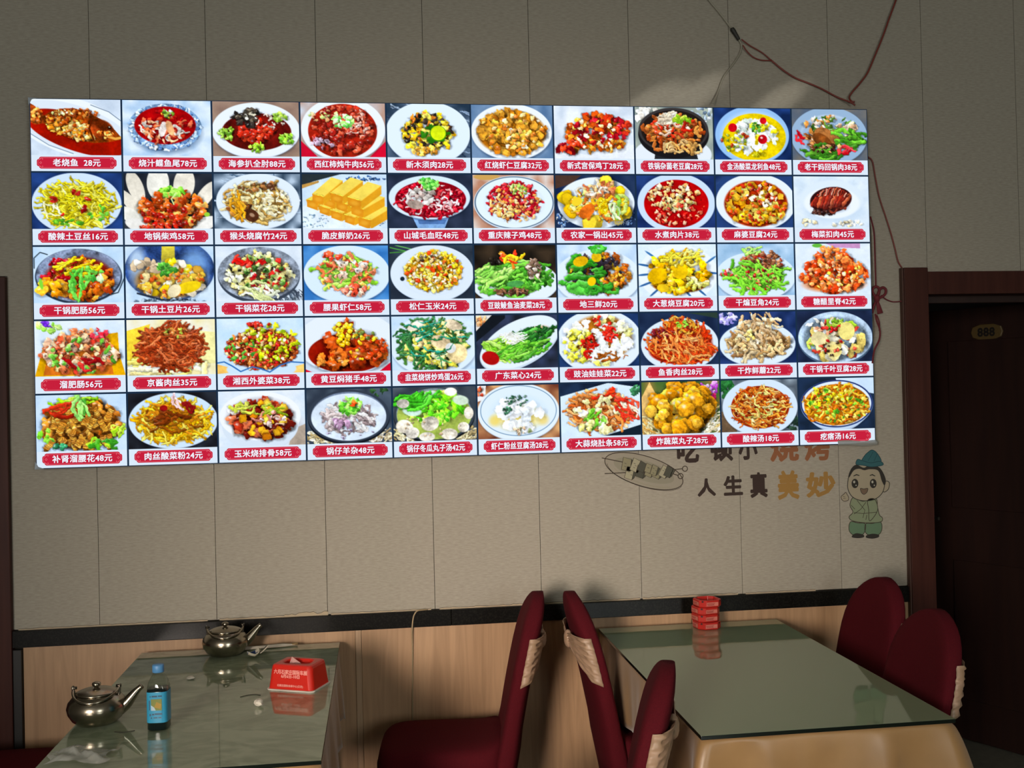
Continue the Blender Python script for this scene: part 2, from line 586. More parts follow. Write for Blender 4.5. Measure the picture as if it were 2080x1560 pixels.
class Print:
    """a little printed food picture, units 150 x 100, y down"""

    def __init__(s, seed):
        s.r = np.random.default_rng(seed)
        s.W, s.H = PW * SS, PH * SS
        s.k = s.W / 150.0
        s.X, s.Y = np.meshgrid((np.arange(s.W) + 0.5) / s.k, (np.arange(s.H) + 0.5) * 100 / s.H)
        s.a = np.zeros((s.H, s.W, 3))
        s.n1, s.n2 = s.noise(9), 0.55 * s.noise(30) + 0.45 * s.noise(75)
        s.n = 0.5 * s.n1 + 0.5 * s.n2
        s.XW = s.X + 3.4 * (s.noise(34) - 0.5) + 1.6 * (s.noise(70) - 0.5)
        s.YW = s.Y + 3.4 * (s.noise(34) - 0.5) + 1.6 * (s.noise(70) - 0.5)

    def noise(s, cells):
        g = s.r.random((int(cells * 0.7) + 2, cells + 2))
        xi = np.linspace(0, cells + 0.999, s.W)
        yi = np.linspace(0, int(cells * 0.7) + 0.999, s.H)
        t = np.array([np.interp(xi, np.arange(g.shape[1]), row) for row in g])
        return np.array([np.interp(yi, np.arange(g.shape[0]), t[:, j]) for j in range(s.W)]).T

    def put(s, m, col, sl=None):
        if sl is None:
            s.a += (col - s.a) * m[..., None]
        else:
            v = s.a[sl]
            v += (col - v) * m[..., None]

    def bg(s, c, c2=None, rough=0.06):
        a = rgb(c)
        b = rgb(c2) if c2 else a
        t = np.clip(s.n1 * 1.6 - 0.3, 0, 1)[..., None]
        s.a[:] = (a * (1 - t) + b * t) * (1 + rough * (s.n2 - 0.5))[..., None]

    def fld(s, cx, cy, rx, ry, rot=0):
        c, q = math.cos(math.radians(rot)), math.sin(math.radians(rot))
        dx, dy = s.X - cx, s.Y - cy
        u, v = (dx * c + dy * q) / rx, (-dx * q + dy * c) / ry
        return u, v, np.sqrt(u * u + v * v)

    def e(s, cx, cy, rx, ry, col, rot=0, alpha=1.0, soft=0.0, tex_=0.0):
        u, v, d = s.fld(cx, cy, rx, ry, rot)
        w = soft if soft else 1.0 / (min(rx, ry) * s.k * 0.5)
        m = np.clip((1 - d) / w + (0.5 if not soft else 0), 0, 1) * alpha
        c = rgb(col)[None, None, :] * (1 + tex_ * (s.n - 0.5) * 2)[..., None]
        s.put(m, np.clip(c, 0, 1))

    def plate(s, cx, cy, rx, ry, col='eef4fb', inner=0.74, rot=0, rim=None, lip='c9d6e6', deep=0):
        s.e(cx + 1, cy + 5, rx * 1.03, ry * 1.04, '101828', rot, 0.45, 0.12)
        if deep:
            s.e(cx, cy + deep, rx * 0.82, ry * 0.92, 'b4c4da', rot)
            s.e(cx, cy + deep * 0.5, rx * 0.93, ry * 0.96, 'cad8ea', rot)
        s.e(cx, cy + 1.4, rx, ry, lip, rot)
        s.e(cx, cy, rx, ry, col, rot)
        if rim:
            s.e(cx, cy, rx * 0.985, ry * 0.98, rim, rot)
            s.e(cx, cy, rx * 0.955, ry * 0.945, col, rot)
        if inner:
            s.e(cx, cy + ry * 0.03, rx * inner, ry * inner, 'd3deec', rot, 0.7, 0.08)
            s.e(cx, cy + ry * 0.06, rx * inner, ry * inner * 0.97, col, rot, 0.9, 0.12)

    def poly(s, pts, col, tex_=0.1):
        ins = np.zeros(s.X.shape, bool)
        n = len(pts)
        for i in range(n):
            (x0, y0), (x1, y1) = pts[i], pts[(i + 1) % n]
            if y0 == y1:
                continue
            c = ((y0 > s.Y) != (y1 > s.Y)) & (s.X < (x1 - x0) * (s.Y - y0) / (y1 - y0) + x0)
            ins ^= c
        s.put(ins.astype(float), np.clip(rgb(col) * (1 + tex_ * (s.n - 0.5) * 2)[..., None], 0, 1))

    def line(s, pts, w, col, alpha=1.0):
        s.strip_at([tuple(p) for p in pts], w, rgb(col), 0.0, alpha)

    def box_(s, x0, y0, x1, y1):
        i0, i1 = max(0, int(x0 * s.k)), min(s.W, int(x1 * s.k) + 2)
        ky = s.H / 100.0
        j0, j1 = max(0, int(y0 * ky)), min(s.H, int(y1 * ky) + 2)
        return (slice(j0, j1), slice(i0, i1)) if i1 > i0 + 1 and j1 > j0 + 1 else None

    def strip_at(s, pts, w, col, dome=1.0, alpha=1.0):
        xs, ys = [p[0] for p in pts], [p[1] for p in pts]
        sl = s.box_(min(xs) - w - 2, min(ys) - w - 2, max(xs) + w + 2, max(ys) + w + 3)
        if sl is None:
            return
        X, Y = (s.XW[sl], s.YW[sl]) if dome and w < 6 else (s.X[sl], s.Y[sl])
        best = np.full(X.shape, 1e9)
        off = np.zeros(X.shape)
        for (ax, ay), (bx, by) in zip(pts[:-1], pts[1:]):
            vx, vy = bx - ax, by - ay
            L = vx * vx + vy * vy + 1e-9
            t = np.clip(((X - ax) * vx + (Y - ay) * vy) / L, 0, 1)
            dx, dy = X - ax - t * vx, Y - ay - t * vy
            d = np.hypot(dx, dy)
            b = d < best
            best = np.where(b, d, best)
            off = np.where(b, (dx * 0.45 + dy * 0.85), off)
        if dome:
            rg = min(1.0, 2.2 / w)
            best = best + (s.n2[sl] - 0.5) * w * 0.45 * rg
            pale = 1 - 0.8 * max(0.0, float(col.min()) - 0.6) / 0.4
            sh = np.clip((w * 1.7 - best) / (w * 0.7), 0, 1) * 0.26 * pale
            s.a[sl] *= (1 - sh)[..., None]
        m = np.clip((w - best) * s.k * 0.7 + 0.5, 0, 1) * alpha
        if not dome:
            pale, rg = 1.0, 1.0
        tone = 1.06 - 0.34 * pale * dome * np.clip(off / w, -0.5, 1) + 0.75 * rg * dome * (s.n2[sl] - 0.5)
        c = col[None, None, :] * tone[..., None]
        hi = dome * np.clip(-off / w - 0.15, 0, 1) * np.clip(s.n1[sl] * 2 - 0.9, 0, 1) * 0.9
        c = c + (1 - c) * hi[..., None] * 0.6
        s.put(m, np.clip(c, 0, 1), sl)

    def lump(s, cx, cy, rx, ry, rot, col, kind):
        R = max(rx, ry) * 1.35 + 1
        sl = s.box_(cx - R, cy - R, cx + R, cy + R)
        if sl is None:
            return
        X, Y = s.XW[sl] - cx, s.YW[sl] - cy
        c, q = math.cos(rot), math.sin(rot)
        u, v = (X * c + Y * q) / rx, (-X * q + Y * c) / ry
        th = np.arctan2(v, u)
        d = np.hypot(u, v)
        if kind in 'cf':
            am = (0.11 if kind == 'c' else 0.17) * (0.3 + 0.7 * s.r.random(5))
            p = s.r.random(5) * 6.28
            rad = 1 + am[0] * np.sin(2 * th + p[0]) + am[1] * np.sin(3 * th + p[1]) + am[2] * 0.7 * np.sin(5 * th + p[2])
            rad = rad + am[3] * 0.6 * np.sin(7 * th + p[3]) + (s.n2[sl] - 0.5) * (0.25 if kind == 'c' else 0.7)
            d = d / rad
        elif kind == 'q':
            d = (np.abs(u) ** 5 + np.abs(v) ** 5) ** 0.2 * 1.12
        elif kind == 'l':
            d = np.abs(u) + 0.0 * v + np.abs(v) ** 1.6 * 0.9
            d = np.maximum(d * 0.92, np.abs(v) * (1.0 + 0.35 * np.sin(9 * u)))
        m = np.clip((1 - d) * min(rx, ry) * s.k * 0.7 + 0.5, 0, 1)
        sh = np.clip((1.45 - np.hypot(X / rx * 0.9 - 0.12, (Y - 0.25 * ry) / max(ry, 0.1) * 0.9)) / 0.5, 0, 1) * 0.25
        pale = 1 - 0.8 * max(0.0, float(col.min()) - 0.6) / 0.4
        sh = sh * pale
        if kind != 'l':
            s.a[sl] *= (1 - sh * (1 - m))[..., None]
        g = (0.45 * X + 0.85 * Y) / max(min(rx, ry), 0.4)
        if kind == 'd':
            tone = 1 - 0.1 * np.clip(g, -1, 1) + 0.25 * (s.n2[sl] - 0.5) - 0.3 * np.clip((d - 0.82) * 6, 0, 1)
        elif kind == 'q':
            e1, e2 = v > 0.42, u > 0.5
            tone = 1.08 + 0.4 * (s.n2[sl] - 0.5) - pale * (0.22 * e1 + 0.12 * (e2 & ~e1))
        elif kind == 'r':
            tone = 1.05 - 0.3 * np.clip(g, -1, 1) - 0.5 * (d < 0.45) + 0.2 * np.sin(d * 16)
        elif kind == 'l':
            tone = 1.02 - 0.25 * np.clip(g, -1, 1) + 0.5 * (s.n2[sl] - 0.5) + 0.25 * (np.abs(v) < 0.12)
        else:
            tone = 1.1 - 0.28 * pale * np.clip(g, -0.9, 1.1) * np.clip(d * 1.3, 0, 1) + (0.3 + 0.5 * pale) * (s.n2[sl] - 0.5)
        cc = np.clip(col[None, None, :] * tone[..., None], 0, 1)
        if kind in 'cbfr':
            hx, hy = -0.32 * rx, -0.38 * ry
            hl = np.exp(-(((X - hx) / (0.3 * rx)) ** 2 + ((Y - hy) / (0.22 * ry)) ** 2)) * (0.75 if s.r.random() < 0.6 else 0.25)
            cc = cc + (1 - cc) * hl[..., None]
        s.put(m, cc, sl)

    def pile(s, cx, cy, rx, ry, n, size, kinds, cols, asp=0.7, rot=0.0, spread=3.14, base=None, ln=3.2, edge=0.5):
        """n pieces heaped inside an ellipse, back ones first"""
        cols = [rgb(c) for c in cols.split()]
        if base:
            s.e(cx, cy, rx * 1.02, ry * 1.02, base, 0, 1, 0.12, 0.35)
        P = []
        for _ in range(n):
            t, q = s.r.random() * 2 * math.pi, s.r.random() ** edge
            P.append((cx + rx * q * math.cos(t), cy + ry * q * math.sin(t)))
        P.sort(key=lambda p: p[1] + s.r.normal() * ry * 0.25)
        for x, y in P:
            k = kinds[s.r.integers(len(kinds))]
            col = cols[s.r.integers(len(cols))] * (0.88 + 0.24 * s.r.random())
            sz = size * (0.7 + 0.6 * s.r.random())
            a = math.radians(rot) + s.r.uniform(-spread, spread)
            if k == 's':
                L, b = sz * ln, s.r.normal() * sz * 0.9
                ca, sa = math.cos(a), math.sin(a)
                pts = []
                for t in (-1, -0.5, 0, 0.5, 1):
                    lx, ly = t * L / 2, b * (1 - t * t) + 0.15 * sz * math.sin(5 * t + x)
                    pts.append((x + lx * ca - ly * sa, y + (lx * sa + ly * ca) * 0.85))
                s.strip_at(pts, sz * 0.42, col)
            else:
                s.lump(x, y, sz, sz * (asp if k != 'b' else 0.95), a, col, k)

    def done(s):
        a = np.clip(s.a, 0, 1).reshape(PH, SS, PW, SS, 3).mean((1, 3))
        g = a.mean(2, keepdims=True)
        a = np.clip(g + (a - g) * 1.16, 0, 1)
        a = a + 0.10 * (a * a * (3 - 2 * a) - a)      # a little print contrast
        return np.clip(a * np.array([1.0, 1.02, 1.045]), 0, 1)


# op codes: b = background, P = plate, e = ellipse, p = pile of pieces, g = polygon, l = line
DISHES = [
 # ---- first row
 [('老烧鱼  28元', 'a whole fried fish in red sauce'), [('b', 'dbe6f2', 'c6d2e0'), ('e', 72, 50, 112, 50, 'f0f5fa', 20), ('e', 74, 54, 100, 42, 'dfe7ef', 20), ('e', 76, 60, 88, 32, '98180a', 20, 1, 0, .3), ('g', [(0, 8), (8, 13), (20, 27), (28, 33), (28, 44), (18, 44), (8, 46), (0, 42)], '9a4418', .9), ('p', 10, 30, 8, 12, 16, 4, 'cf', 'b45c20 7c340e e0984c'), ('g', [(20, 32), (32, 23), (50, 17), (72, 16), (96, 23), (118, 36), (136, 50), (149, 66), (148, 72), (128, 76), (104, 78), (80, 74), (56, 66), (36, 54), (22, 44)], '8c3e10', .9), ('p', 58, 48, 32, 15, 90, 4.6, 'cf', 'd8a040 b8701c ecc870 9c5018 e0b050'), ('p', 86, 58, 24, 15, 60, 5, 'cf', 'd89838 b4641c f0d088 8c3c10'), ('p', 46, 36, 20, 10, 40, 4, 'cf', 'a85418 c88030 7c300c'), ('p', 76, 25, 34, 7, 80, 3.4, 'cf', '5c2408 7c3410 a04c1c b87838'), ('p', 52, 24, 20, 5, 24, 2.2, 'c', 'f0e0b0 a87838 d0d890'), ('e', 118, 54, 22, 18, 'a4441a', 30, 1, .15, .8), ('e', 120, 46, 20, 10, '6c2808', 30, .8, .4, .6), ('l', [(102, 34), (97, 52), (104, 72)], 1.6, '541c06'), ('e', 131, 50, 3.2, 3.0, '1c0c06'), ('e', 130.6, 49, 1.2, 1, 'e8d8c0'), ('l', [(128, 66), (140, 70), (150, 68)], 2.2, 'd8a050'), ('p', 124, 62, 14, 8, 14, 2.6, 'c', 'c87028 e8b060'), ('l', [(0, 62), (30, 82), (70, 97)], .6, '64788c'), ('l', [(100, 10), (130, 22), (150, 38)], .6, '5a6c80')]],
 [('烧汁鲽鱼尾78元', 'fish tails in red sauce in a glass bowl'), [('b', 'b6cfe8', 'e2eef8'), ('e', 74, 58, 66, 42, '2c4668', 0, .5, .2), ('e', 72, 48, 62, 42, '7896b8', 0, 1, 0, .6), ('p', 72, 48, 61, 41, 150, 3.6, 'cl', 'c8dcf0 eaf4fc 7a98bc a8c0dc 48648c', .6, 0, 3.14, None, 3, .12), ('e', 72, 45, 52, 34, '9a0c10', 0, 1, 0, .35), ('p', 72, 48, 44, 26, 34, 6, 'cs', 'a01418 b82418 c04028 8c0c10 c86848', .5), ('p', 72, 56, 40, 20, 26, 4.5, 'sc', 'f0e0d0 e8b088 d87048 c8c0b8', .4, 60, .9), ('e', 68, 52, 6, 14, 'f0e4dc', 14, 1, 0, .4), ('e', 80, 50, 6, 14, 'e8b080', -18, 1, 0, .4), ('p', 76, 24, 12, 7, 20, 3.2, 'lf', '5a7a28 3a5a20 e0a030 88a048 b0b8c8')]],
 [('海参扒全肘88元', 'braised pork knuckle with sea cucumber'), [('b', '8c7468', 'a08878'), ('P', 75, 52, 76, 50, 'eef4fa', 0), ('e', 76, 55, 60, 34, '5c1410', 0, 1, 0, .5), ('e', 78, 52, 40, 26, '8c2018', 0, 1, .4, .5), ('p', 78, 56, 30, 20, 60, 6, 'cf', 'a02818 8a1c14 c04428 b03020'), ('p', 62, 30, 24, 15, 46, 5, 'cc', '342c28 201c1a 4c4238 5a5040'), ('p', 62, 26, 14, 8, 10, 3.5, 'q', 'f0eee0 e0d8c0 48443c'), ('p', 100, 34, 26, 14, 30, 2.2, 'sc', 'f4ece0 e8d8c8 c0a898', .6), ('p', 24, 58, 12, 10, 26, 4, 'f', '7ca838 9cc850 5c8c28'), ('p', 116, 28, 12, 7, 20, 3.6, 'f', '9cc04c b4d460 7ca038'), ('p', 128, 68, 12, 9, 26, 4, 'f', '8cbc40 a8d850 68a030'), ('p', 76, 84, 13, 6, 22, 3.6, 'f', 'a4d83c 88c030 c0e860')]],
 [('西红柿炖牛肉56元', 'tomato beef stew with coriander'), [('b', 'd0d4dc', 'b89888'), ('g', [(0, 70), (30, 100), (0, 100)], 'c01838'), ('g', [(150, 70), (120, 100), (150, 100)], 'c81838'), ('P', 75, 48, 74, 58, 'f0f5fa', 0, 0), ('e', 74, 52, 61, 50, 'a02818', 0, 1, 0, .35), ('p', 74, 50, 56, 44, 150, 5.5, 'ccf', '9c2c20 84201a b44430 c05840 702018 a83824'), ('p', 40, 24, 26, 12, 20, 3.6, 'c', 'd8a070 b8c878 e0b088'), ('p', 100, 40, 24, 24, 30, 3, 'cs', 'e8b0a0 d88068 f0c8b8 c86850'), ('p', 40, 76, 22, 10, 18, 4, 'f', 'a08898 c8b0c0 845868'), ('p', 74, 34, 17, 11, 26, 5, 'l', '98d070 c8f0b0 58a048 e8f8e0 70b858')]],
 [('新木须肉28元', 'stir-fried egg with cucumber and wood ear'), [('b', '5c6c80', '283848'), ('p', 75, 50, 90, 60, 60, 3, 's', '7c8ca0 98a8b8 34445c', .5, 30, .4, None, 9), ('P', 74, 54, 76, 58, 'e6f2fc', 0, .66), ('p', 73, 50, 46, 34, 90, 6, 'fcf', 'd8b020 f0d040 c89818 e8c838 b88818'), ('p', 73, 52, 44, 34, 46, 6, 'c', '2a2420 1c1816 3a302a 443830', .6), ('p', 70, 52, 42, 34, 26, 5.5, 'c', 'd87828 e89038 c86820', .35), ('p', 74, 58, 42, 36, 34, 5.5, 'f', 'f0cc38 e0b428 f8e068'), ('p', 88, 60, 26, 20, 10, 6.5, 'd', '3c8820 2c7018'), ('e', 92, 55, 15, 15, '3c8418'), ('e', 92, 54, 13.5, 13.5, 'ccdc28', 0, 1, 0, .2), ('p', 66, 88, 22, 7, 26, 4.5, 'f', 'e0a848 f0c868 c88830')]],
 [('红烧虾仁豆腐32元', 'braised tofu cubes with shrimp'), [('b', '7c94b0', '5c7898'), ('P', 74, 50, 74, 52, 'f2f6fa', 0, 0, 0, None, 'd4dde6'), ('e', 74, 52, 66, 44, 'a86818', 0, 1, .1, .4), ('p', 74, 52, 62, 41, 150, 7, 'qqc', 'd89838 c88428 e8b050 b87020 e0a040', .8), ('p', 74, 50, 60, 40, 40, 4.5, 'cf', 'f0d090 f8e8c8 e8a860 d07830')]],
 [('新式宫保鸡丁28元', 'diced chicken with peppers and peanuts'), [('b', 'd0dae6', 'f4f8fc'), ('g', [(0, 82), (60, 92), (150, 72), (150, 100), (0, 100)], 'eef2f8'), ('p', 84, 52, 60, 34, 110, 6.5, 'cqc', 'c8641c d88028 a84814 e09838 b8541c', .8), ('p', 90, 44, 54, 30, 60, 6, 'cq', 'a01420 c02030 801018 d84028 e05030', .7), ('p', 78, 30, 30, 18, 30, 6, 'q', 'e06020 d84020 f08830'), ('p', 34, 78, 30, 10, 20, 7, 'qc', 'd83018 e04828 7c0c18 e89028'), ('p', 84, 54, 56, 34, 26, 4, 'c', 'f0c888 f0b050 f8e0b8')]],
 [('铁锅杂菌老豆腐28元', 'mushrooms and tofu in an iron wok'), [('b', 'b8c0b0', '8a9490'), ('p', 20, 12, 26, 14, 20, 6, 'b', 'e8e4dc d8d0c4 f4f0e8'), ('p', 130, 14, 24, 16, 30, 4, 'l', 'a8b8c8 e0e8f0 687888'), ('P', 72, 90, 74, 34, 'e8eef4', 0, 0), ('g', [(38, 84), (116, 84), (120, 100), (36, 100)], '26282c'), ('e', 74, 52, 68, 46, '1c1a1c'), ('e', 74, 44, 67, 43, '3c3838'), ('e', 74, 45, 62, 39, '241c1a'), ('p', 74, 48, 54, 33, 120, 6.5, 'csc', 'a85828 c07838 8c3c18 d89850 b46830', .6), ('p', 70, 36, 40, 20, 40, 5.5, 'cs', 'b02818 c83820 d85030 e8c8b0', .5), ('p', 64, 22, 16, 6, 12, 6, 's', 'f0e8d8 d8c8b0', .4, -30, .5), ('p', 96, 24, 20, 6, 14, 5, 'l', '9cb838 c0d058 78a028'), ('p', 88, 76, 30, 8, 20, 5.5, 's', 'e0b880 c89858')]],
 [('金汤酸菜龙利鱼48元', 'white fish in golden sour broth'), [('b', '16284c', '28447c'), ('P', 74, 52, 72, 56, '9cc0e8', 0, 0, 0, None, '5880b0'), ('e', 76, 54, 68, 52, 'c4dcf4', 0, 1, .2), ('e', 78, 56, 62, 46, 'e0c418', 0, 1, 0, .3), ('p', 78, 54, 46, 32, 70, 8, 'cf', 'f4f8f4 e4ece8 ffffff d0dcd0', .6), ('p', 74, 60, 56, 40, 26, 5, 'f', 'e8d838 c8b820 b0a820'), ('p', 40, 58, 26, 20, 20, 3.4, 'c', '607828 88984c a03818'), ('e', 36, 38, 8.5, 8.5, 'b81420', 0, 1, 0, .4), ('e', 96, 24, 6.5, 6.5, 'c01824', 0, 1, 0, .4), ('e', 94, 60, 9, 9, 'b01420', 0, 1, 0, .4), ('e', 92, 57, 2.5, 2, 'f8d0d0'), ('p', 80, 38, 9, 9, 18, 3.4, 'l', '4c8838 305c20 78a850')]],
 [('老干妈回锅肉38元', 'sliced pork with green chillies'), [('b', '586474', '7c7468'), ('P', 74, 52, 76, 56, '9cb4cc', 0, .8, 0, None, '8098b0'), ('p', 74, 30, 50, 16, 40, 6.5, 'cl', '486828 30501c 608838 d8c8b8 b07840', .5), ('p', 60, 58, 34, 20, 40, 8, 'c', '8c5828 a87038 6c3c18 c89058 b88050', .4, 30, .5), ('e', 66, 54, 24, 16, 'a87040', 30, 1, 0, .5), ('e', 60, 62, 22, 12, '7c4820', 34, 1, 0, .6), ('p', 108, 40, 20, 14, 20, 5, 'cf', 'f0e4d8 d8b898 c09878'), ('p', 112, 56, 26, 14, 14, 7.5, 's', '4c8c28 68a838 3c7420', .4, 20, .6, None, 4), ('p', 58, 86, 40, 8, 16, 8, 's', '50902c 387020 6cac3c', .4, 5, .4, None, 5), ('p', 16, 56, 5, 9, 4, 5, 's', 'c01828 d83038', .4, 60, .3), ('p', 110, 84, 15, 5, 5, 6.5, 's', 'b81420 e04048', .4, -30, .3), ('p', 70, 76, 30, 8, 16, 4, 'c', '301810 4c2c18 c89868')]],
 # ---- second row
 [('酸辣土豆丝16元', 'hot and sour shredded potato'), [('b', '1c3058', '2c4880'), ('P', 74, 54, 74, 54, 'd4e4f6', 0, .8), ('e', 76, 56, 60, 40, 'c0b020', 0, 1, .3, .3), ('p', 76, 56, 58, 38, 300, 3.6, 's', 'd8c828 e8d848 c0b020 f0e870 b0a020', .5, 20, 1.2, None, 8), ('p', 76, 54, 56, 38, 9, 3, 's', 'e8ecb0 f0f0d0', .5, 50, .8, None, 9), ('p', 110, 72, 16, 14, 12, 4, 'l', '58a038 78b848'), ('p', 60, 88, 26, 6, 14, 4, 'l', '68a030 4c8828'), ('p', 66, 52, 34, 30, 7, 6, 'c', '9c1c18 b83028 7c1414', .6)]],
 [('地锅柴鸡58元', 'braised chicken ringed with flatbreads'), [('b', '20242c', '383c44'), ('e', 20, 25, 13, 30, 'e8e0d0', -20, 1, 0, .15), ('e', 58, 18, 19, 30, 'f0ece0', 0, 1, 0, .15), ('e', 102, 20, 18, 30, 'ece4d4', 8, 1, 0, .15), ('e', 138, 40, 12, 30, 'f0e8d8', 35, 1, 0, .15), ('e', 14, 56, 10, 34, 'e4dccc', -40, 1, 0, .15), ('e', 14, 78, 12, 28, 'ece8dc', -55, 1, 0, .15), ('e', 30, 96, 30, 12, 'f0ece4', 20, 1, 0, .1), ('e', 132, 92, 30, 12, 'f0ece4', -20, 1, 0, .1), ('p', 82, 66, 56, 32, 130, 7.5, 'ccf', 'b0501c c86c2c 9c3c14 d88840 a84820 e0a058'), ('p', 76, 78, 46, 18, 40, 5, 'c', '8c1c14 b82c1c a83818'), ('p', 56, 96, 30, 6, 16, 4.5, 'c', 'b02018 c84028 d87038'), ('p', 80, 32, 20, 9, 34, 5, 'l', '70b838 98d858 4c9028 a8e068'), ('l', [(88, 36), (80, 46), (84, 56)], 1, 'c8e0a0'), ('e', 140, 74, 5, 4, '98c848')]],
 [('猴头烧腐竹24元', 'mushrooms braised with bean curd sticks'), [('b', 'b8c8d8', '283848'), ('p', 75, 50, 80, 55, 40, 3, 's', 'e8f0f8 506880 98a8b8', .5, 20, .6, None, 8), ('P', 76, 50, 72, 50, 'e4eef8', 0, .8), ('p', 76, 52, 54, 36, 190, 5.2, 'ssc', 'd8c088 e8d8a8 c0a060 f0e4c0 a88448', .5, 10, 1.4, '8a6a38', 4), ('p', 74, 24, 34, 8, 16, 5, 'c', '6c4828 4c3020 8c6038'), ('p', 44, 68, 22, 16, 16, 6, 'c', '503018 402418 b88040 704420'), ('e', 64, 76, 13, 11, '4c2c1c', 30, 1, 0, .6), ('e', 65, 75, 6, 4, 'a88870', 30, 1, .4), ('p', 40, 62, 8, 20, 12, 5, 's', 'd89828 e8b040', .4, 80, .2, None, 6)]],
 [('脆皮鲜奶26元', 'fried milk sticks stacked on paper'), [('b', 'dcecfa', 'c8dcf0'), ('g', [(0, 0), (70, 0), (20, 14), (0, 22)], '2c3438'), ('g', [(0, 20), (30, 12), (30, 16), (0, 27)], 'b89050'), ('p', 110, 8, 36, 5, 30, 2, 'cs', '24426c 30588c'), ('g', [(0, 60), (60, 36), (150, 60), (110, 100), (0, 100)], 'e8f2fa'), ('p', 20, 86, 28, 14, 60, 1.1, 'c', '88a0b8 5c788c'), ('p', 128, 80, 22, 18, 70, 1.1, 'c', '98acc0 506c84'), ('S', [(18, 55), (42, 56), (66, 60), (30, 66), (52, 70), (74, 76), (96, 84), (20, 58), (50, 78)], 0)]],
 [('山城毛血旺48元', 'blood curd hotpot in a tall bowl'), [('b', '242c3c', '343c50'), ('g', [(34, 60), (116, 60), (100, 100), (52, 100)], '8cb0dc', .2), ('g', [(52, 84), (104, 84), (100, 92), (54, 92)], '5878a8', .2), ('P', 74, 42, 73, 40, 'dcecfa', 0, 0), ('e', 76, 46, 64, 34, '8c0c1c', 0, 1, 0, .4), ('p', 76, 48, 60, 31, 190, 4.5, 'ccs', '9c1024 b81c30 c82838 7c0c1c d84048', .6), ('p', 76, 46, 56, 28, 46, 3.2, 'sc', 'f0d8d8 e8a8a8 f4ecec', .5), ('p', 58, 40, 26, 16, 20, 7, 'f', 'd8d0c8 b0a8a0 e8e4e0 a09088', .6), ('e', 48, 56, 16, 9, 'b8a498', 10, 1, .15, .5), ('p', 74, 18, 18, 10, 36, 5, 'l', '4ca040 78c858 387830 a0d880')]],
 [('重庆辣子鸡48元', 'chilli chicken on a white plate'), [('b', 'e0d4cc', 'b88870'), ('e', 26, 4, 24, 6, 'c8a060'), ('P', 76, 52, 74, 50, 'e8f4fc', 0, .78, 0, '506478'), ('p', 76, 48, 48, 34, 260, 3.8, 'csc', 'b01828 c82838 981020 d84048 a01c20', .6), ('p', 76, 54, 50, 34, 90, 3.6, 'f', 'e0a060 d08848 f0c890 c87838'), ('p', 60, 68, 20, 12, 30, 3.4, 'c', 'f0c078 e8a850 f8d8a0'), ('p', 84, 28, 16, 10, 40, 2.6, 'l', '98b858 c8d888 688838')]],
 [('农家一锅出45元', 'corn and pumpkin stew with corn cakes'), [('b', '182848', '2c3c58'), ('g', [(0, 0), (50, 0), (30, 16), (0, 26)], '4c3830'), ('p', 14, 84, 14, 16, 40, 2.2, 'r', '5078b0 88a8d8 e0ecf8'), ('p', 136, 80, 14, 14, 30, 2, 'r', '405c88 7898c8'), ('P', 76, 52, 72, 48, 'ecf4fa', 0, 0), ('p', 76, 52, 62, 42, 16, 13, 'd', 'f0c828 f8d848 e8b820', .8, 0, 3.1, None, 3, .1), ('p', 78, 56, 48, 28, 90, 6, 'ccs', 'e0b030 d89828 c87030 e8d090 b8c870', .6), ('p', 78, 28, 32, 12, 40, 5, 'fs', 'd8a878 c07850 f0e0c8 a05838'), ('e', 58, 68, 11, 17, 'd87028', 50, 1, 0, .4), ('e', 88, 58, 9, 17, 'f4cc20', -15, 1, 0, .3), ('p', 88, 58, 8, 15, 40, 1.6, 'b', 'f8dc48 e8b818'), ('e', 40, 50, 10, 8, 'f0d040', -30), ('p', 110, 62, 8, 16, 8, 5, 's', '88b848 c8e0a8', .4, 80, .3, None, 6)]],
 [('水煮肉片38元', 'pork slices in red chilli broth'), [('b', '1c2c54', '2c4478'), ('P', 76, 52, 74, 56, 'cfe0f4', 0, 0), ('e', 76, 54, 62, 46, 'a80c10', 0, 1, 0, .25), ('e', 74, 40, 50, 28, '981410', 0, .6, .4), ('p', 72, 40, 50, 28, 80, 4.6, 'f', 'e0c090 d0a870 f0dcb8 c09058 b88850'), ('p', 80, 52, 28, 14, 36, 4.4, 'f', 'c8b070 a89858 e0cc98'), ('p', 76, 74, 50, 18, 40, 3.8, 'fc', 'e8a078 d87050 f0c0a0 c83028'), ('p', 76, 58, 56, 36, 60, 1.6, 'c', 'd83020 e85030 781008')]],
 [('麻婆豆腐24元', 'mapo tofu in a white bowl'), [('b', '1c2c50', '38507c'), ('g', [(0, 100), (0, 20), (20, 0), (150, 0), (150, 40), (150, 100)], '2c4470'), ('P', 78, 50, 78, 54, 'eaf2fa', 0, 0), ('e', 78, 54, 64, 46, 'a83410', 0, 1, .06, .4), ('p', 78, 54, 58, 41, 110, 6.4, 'qqc', 'e8a828 f0bc40 d89018 f4d068', .85), ('p', 78, 54, 58, 41, 60, 3.6, 'cf', 'b03018 c84820 8c2010 d86828'), ('p', 90, 38, 30, 20, 20, 4, 'f', 'f4e4c0 ece0d0 b03828')]],
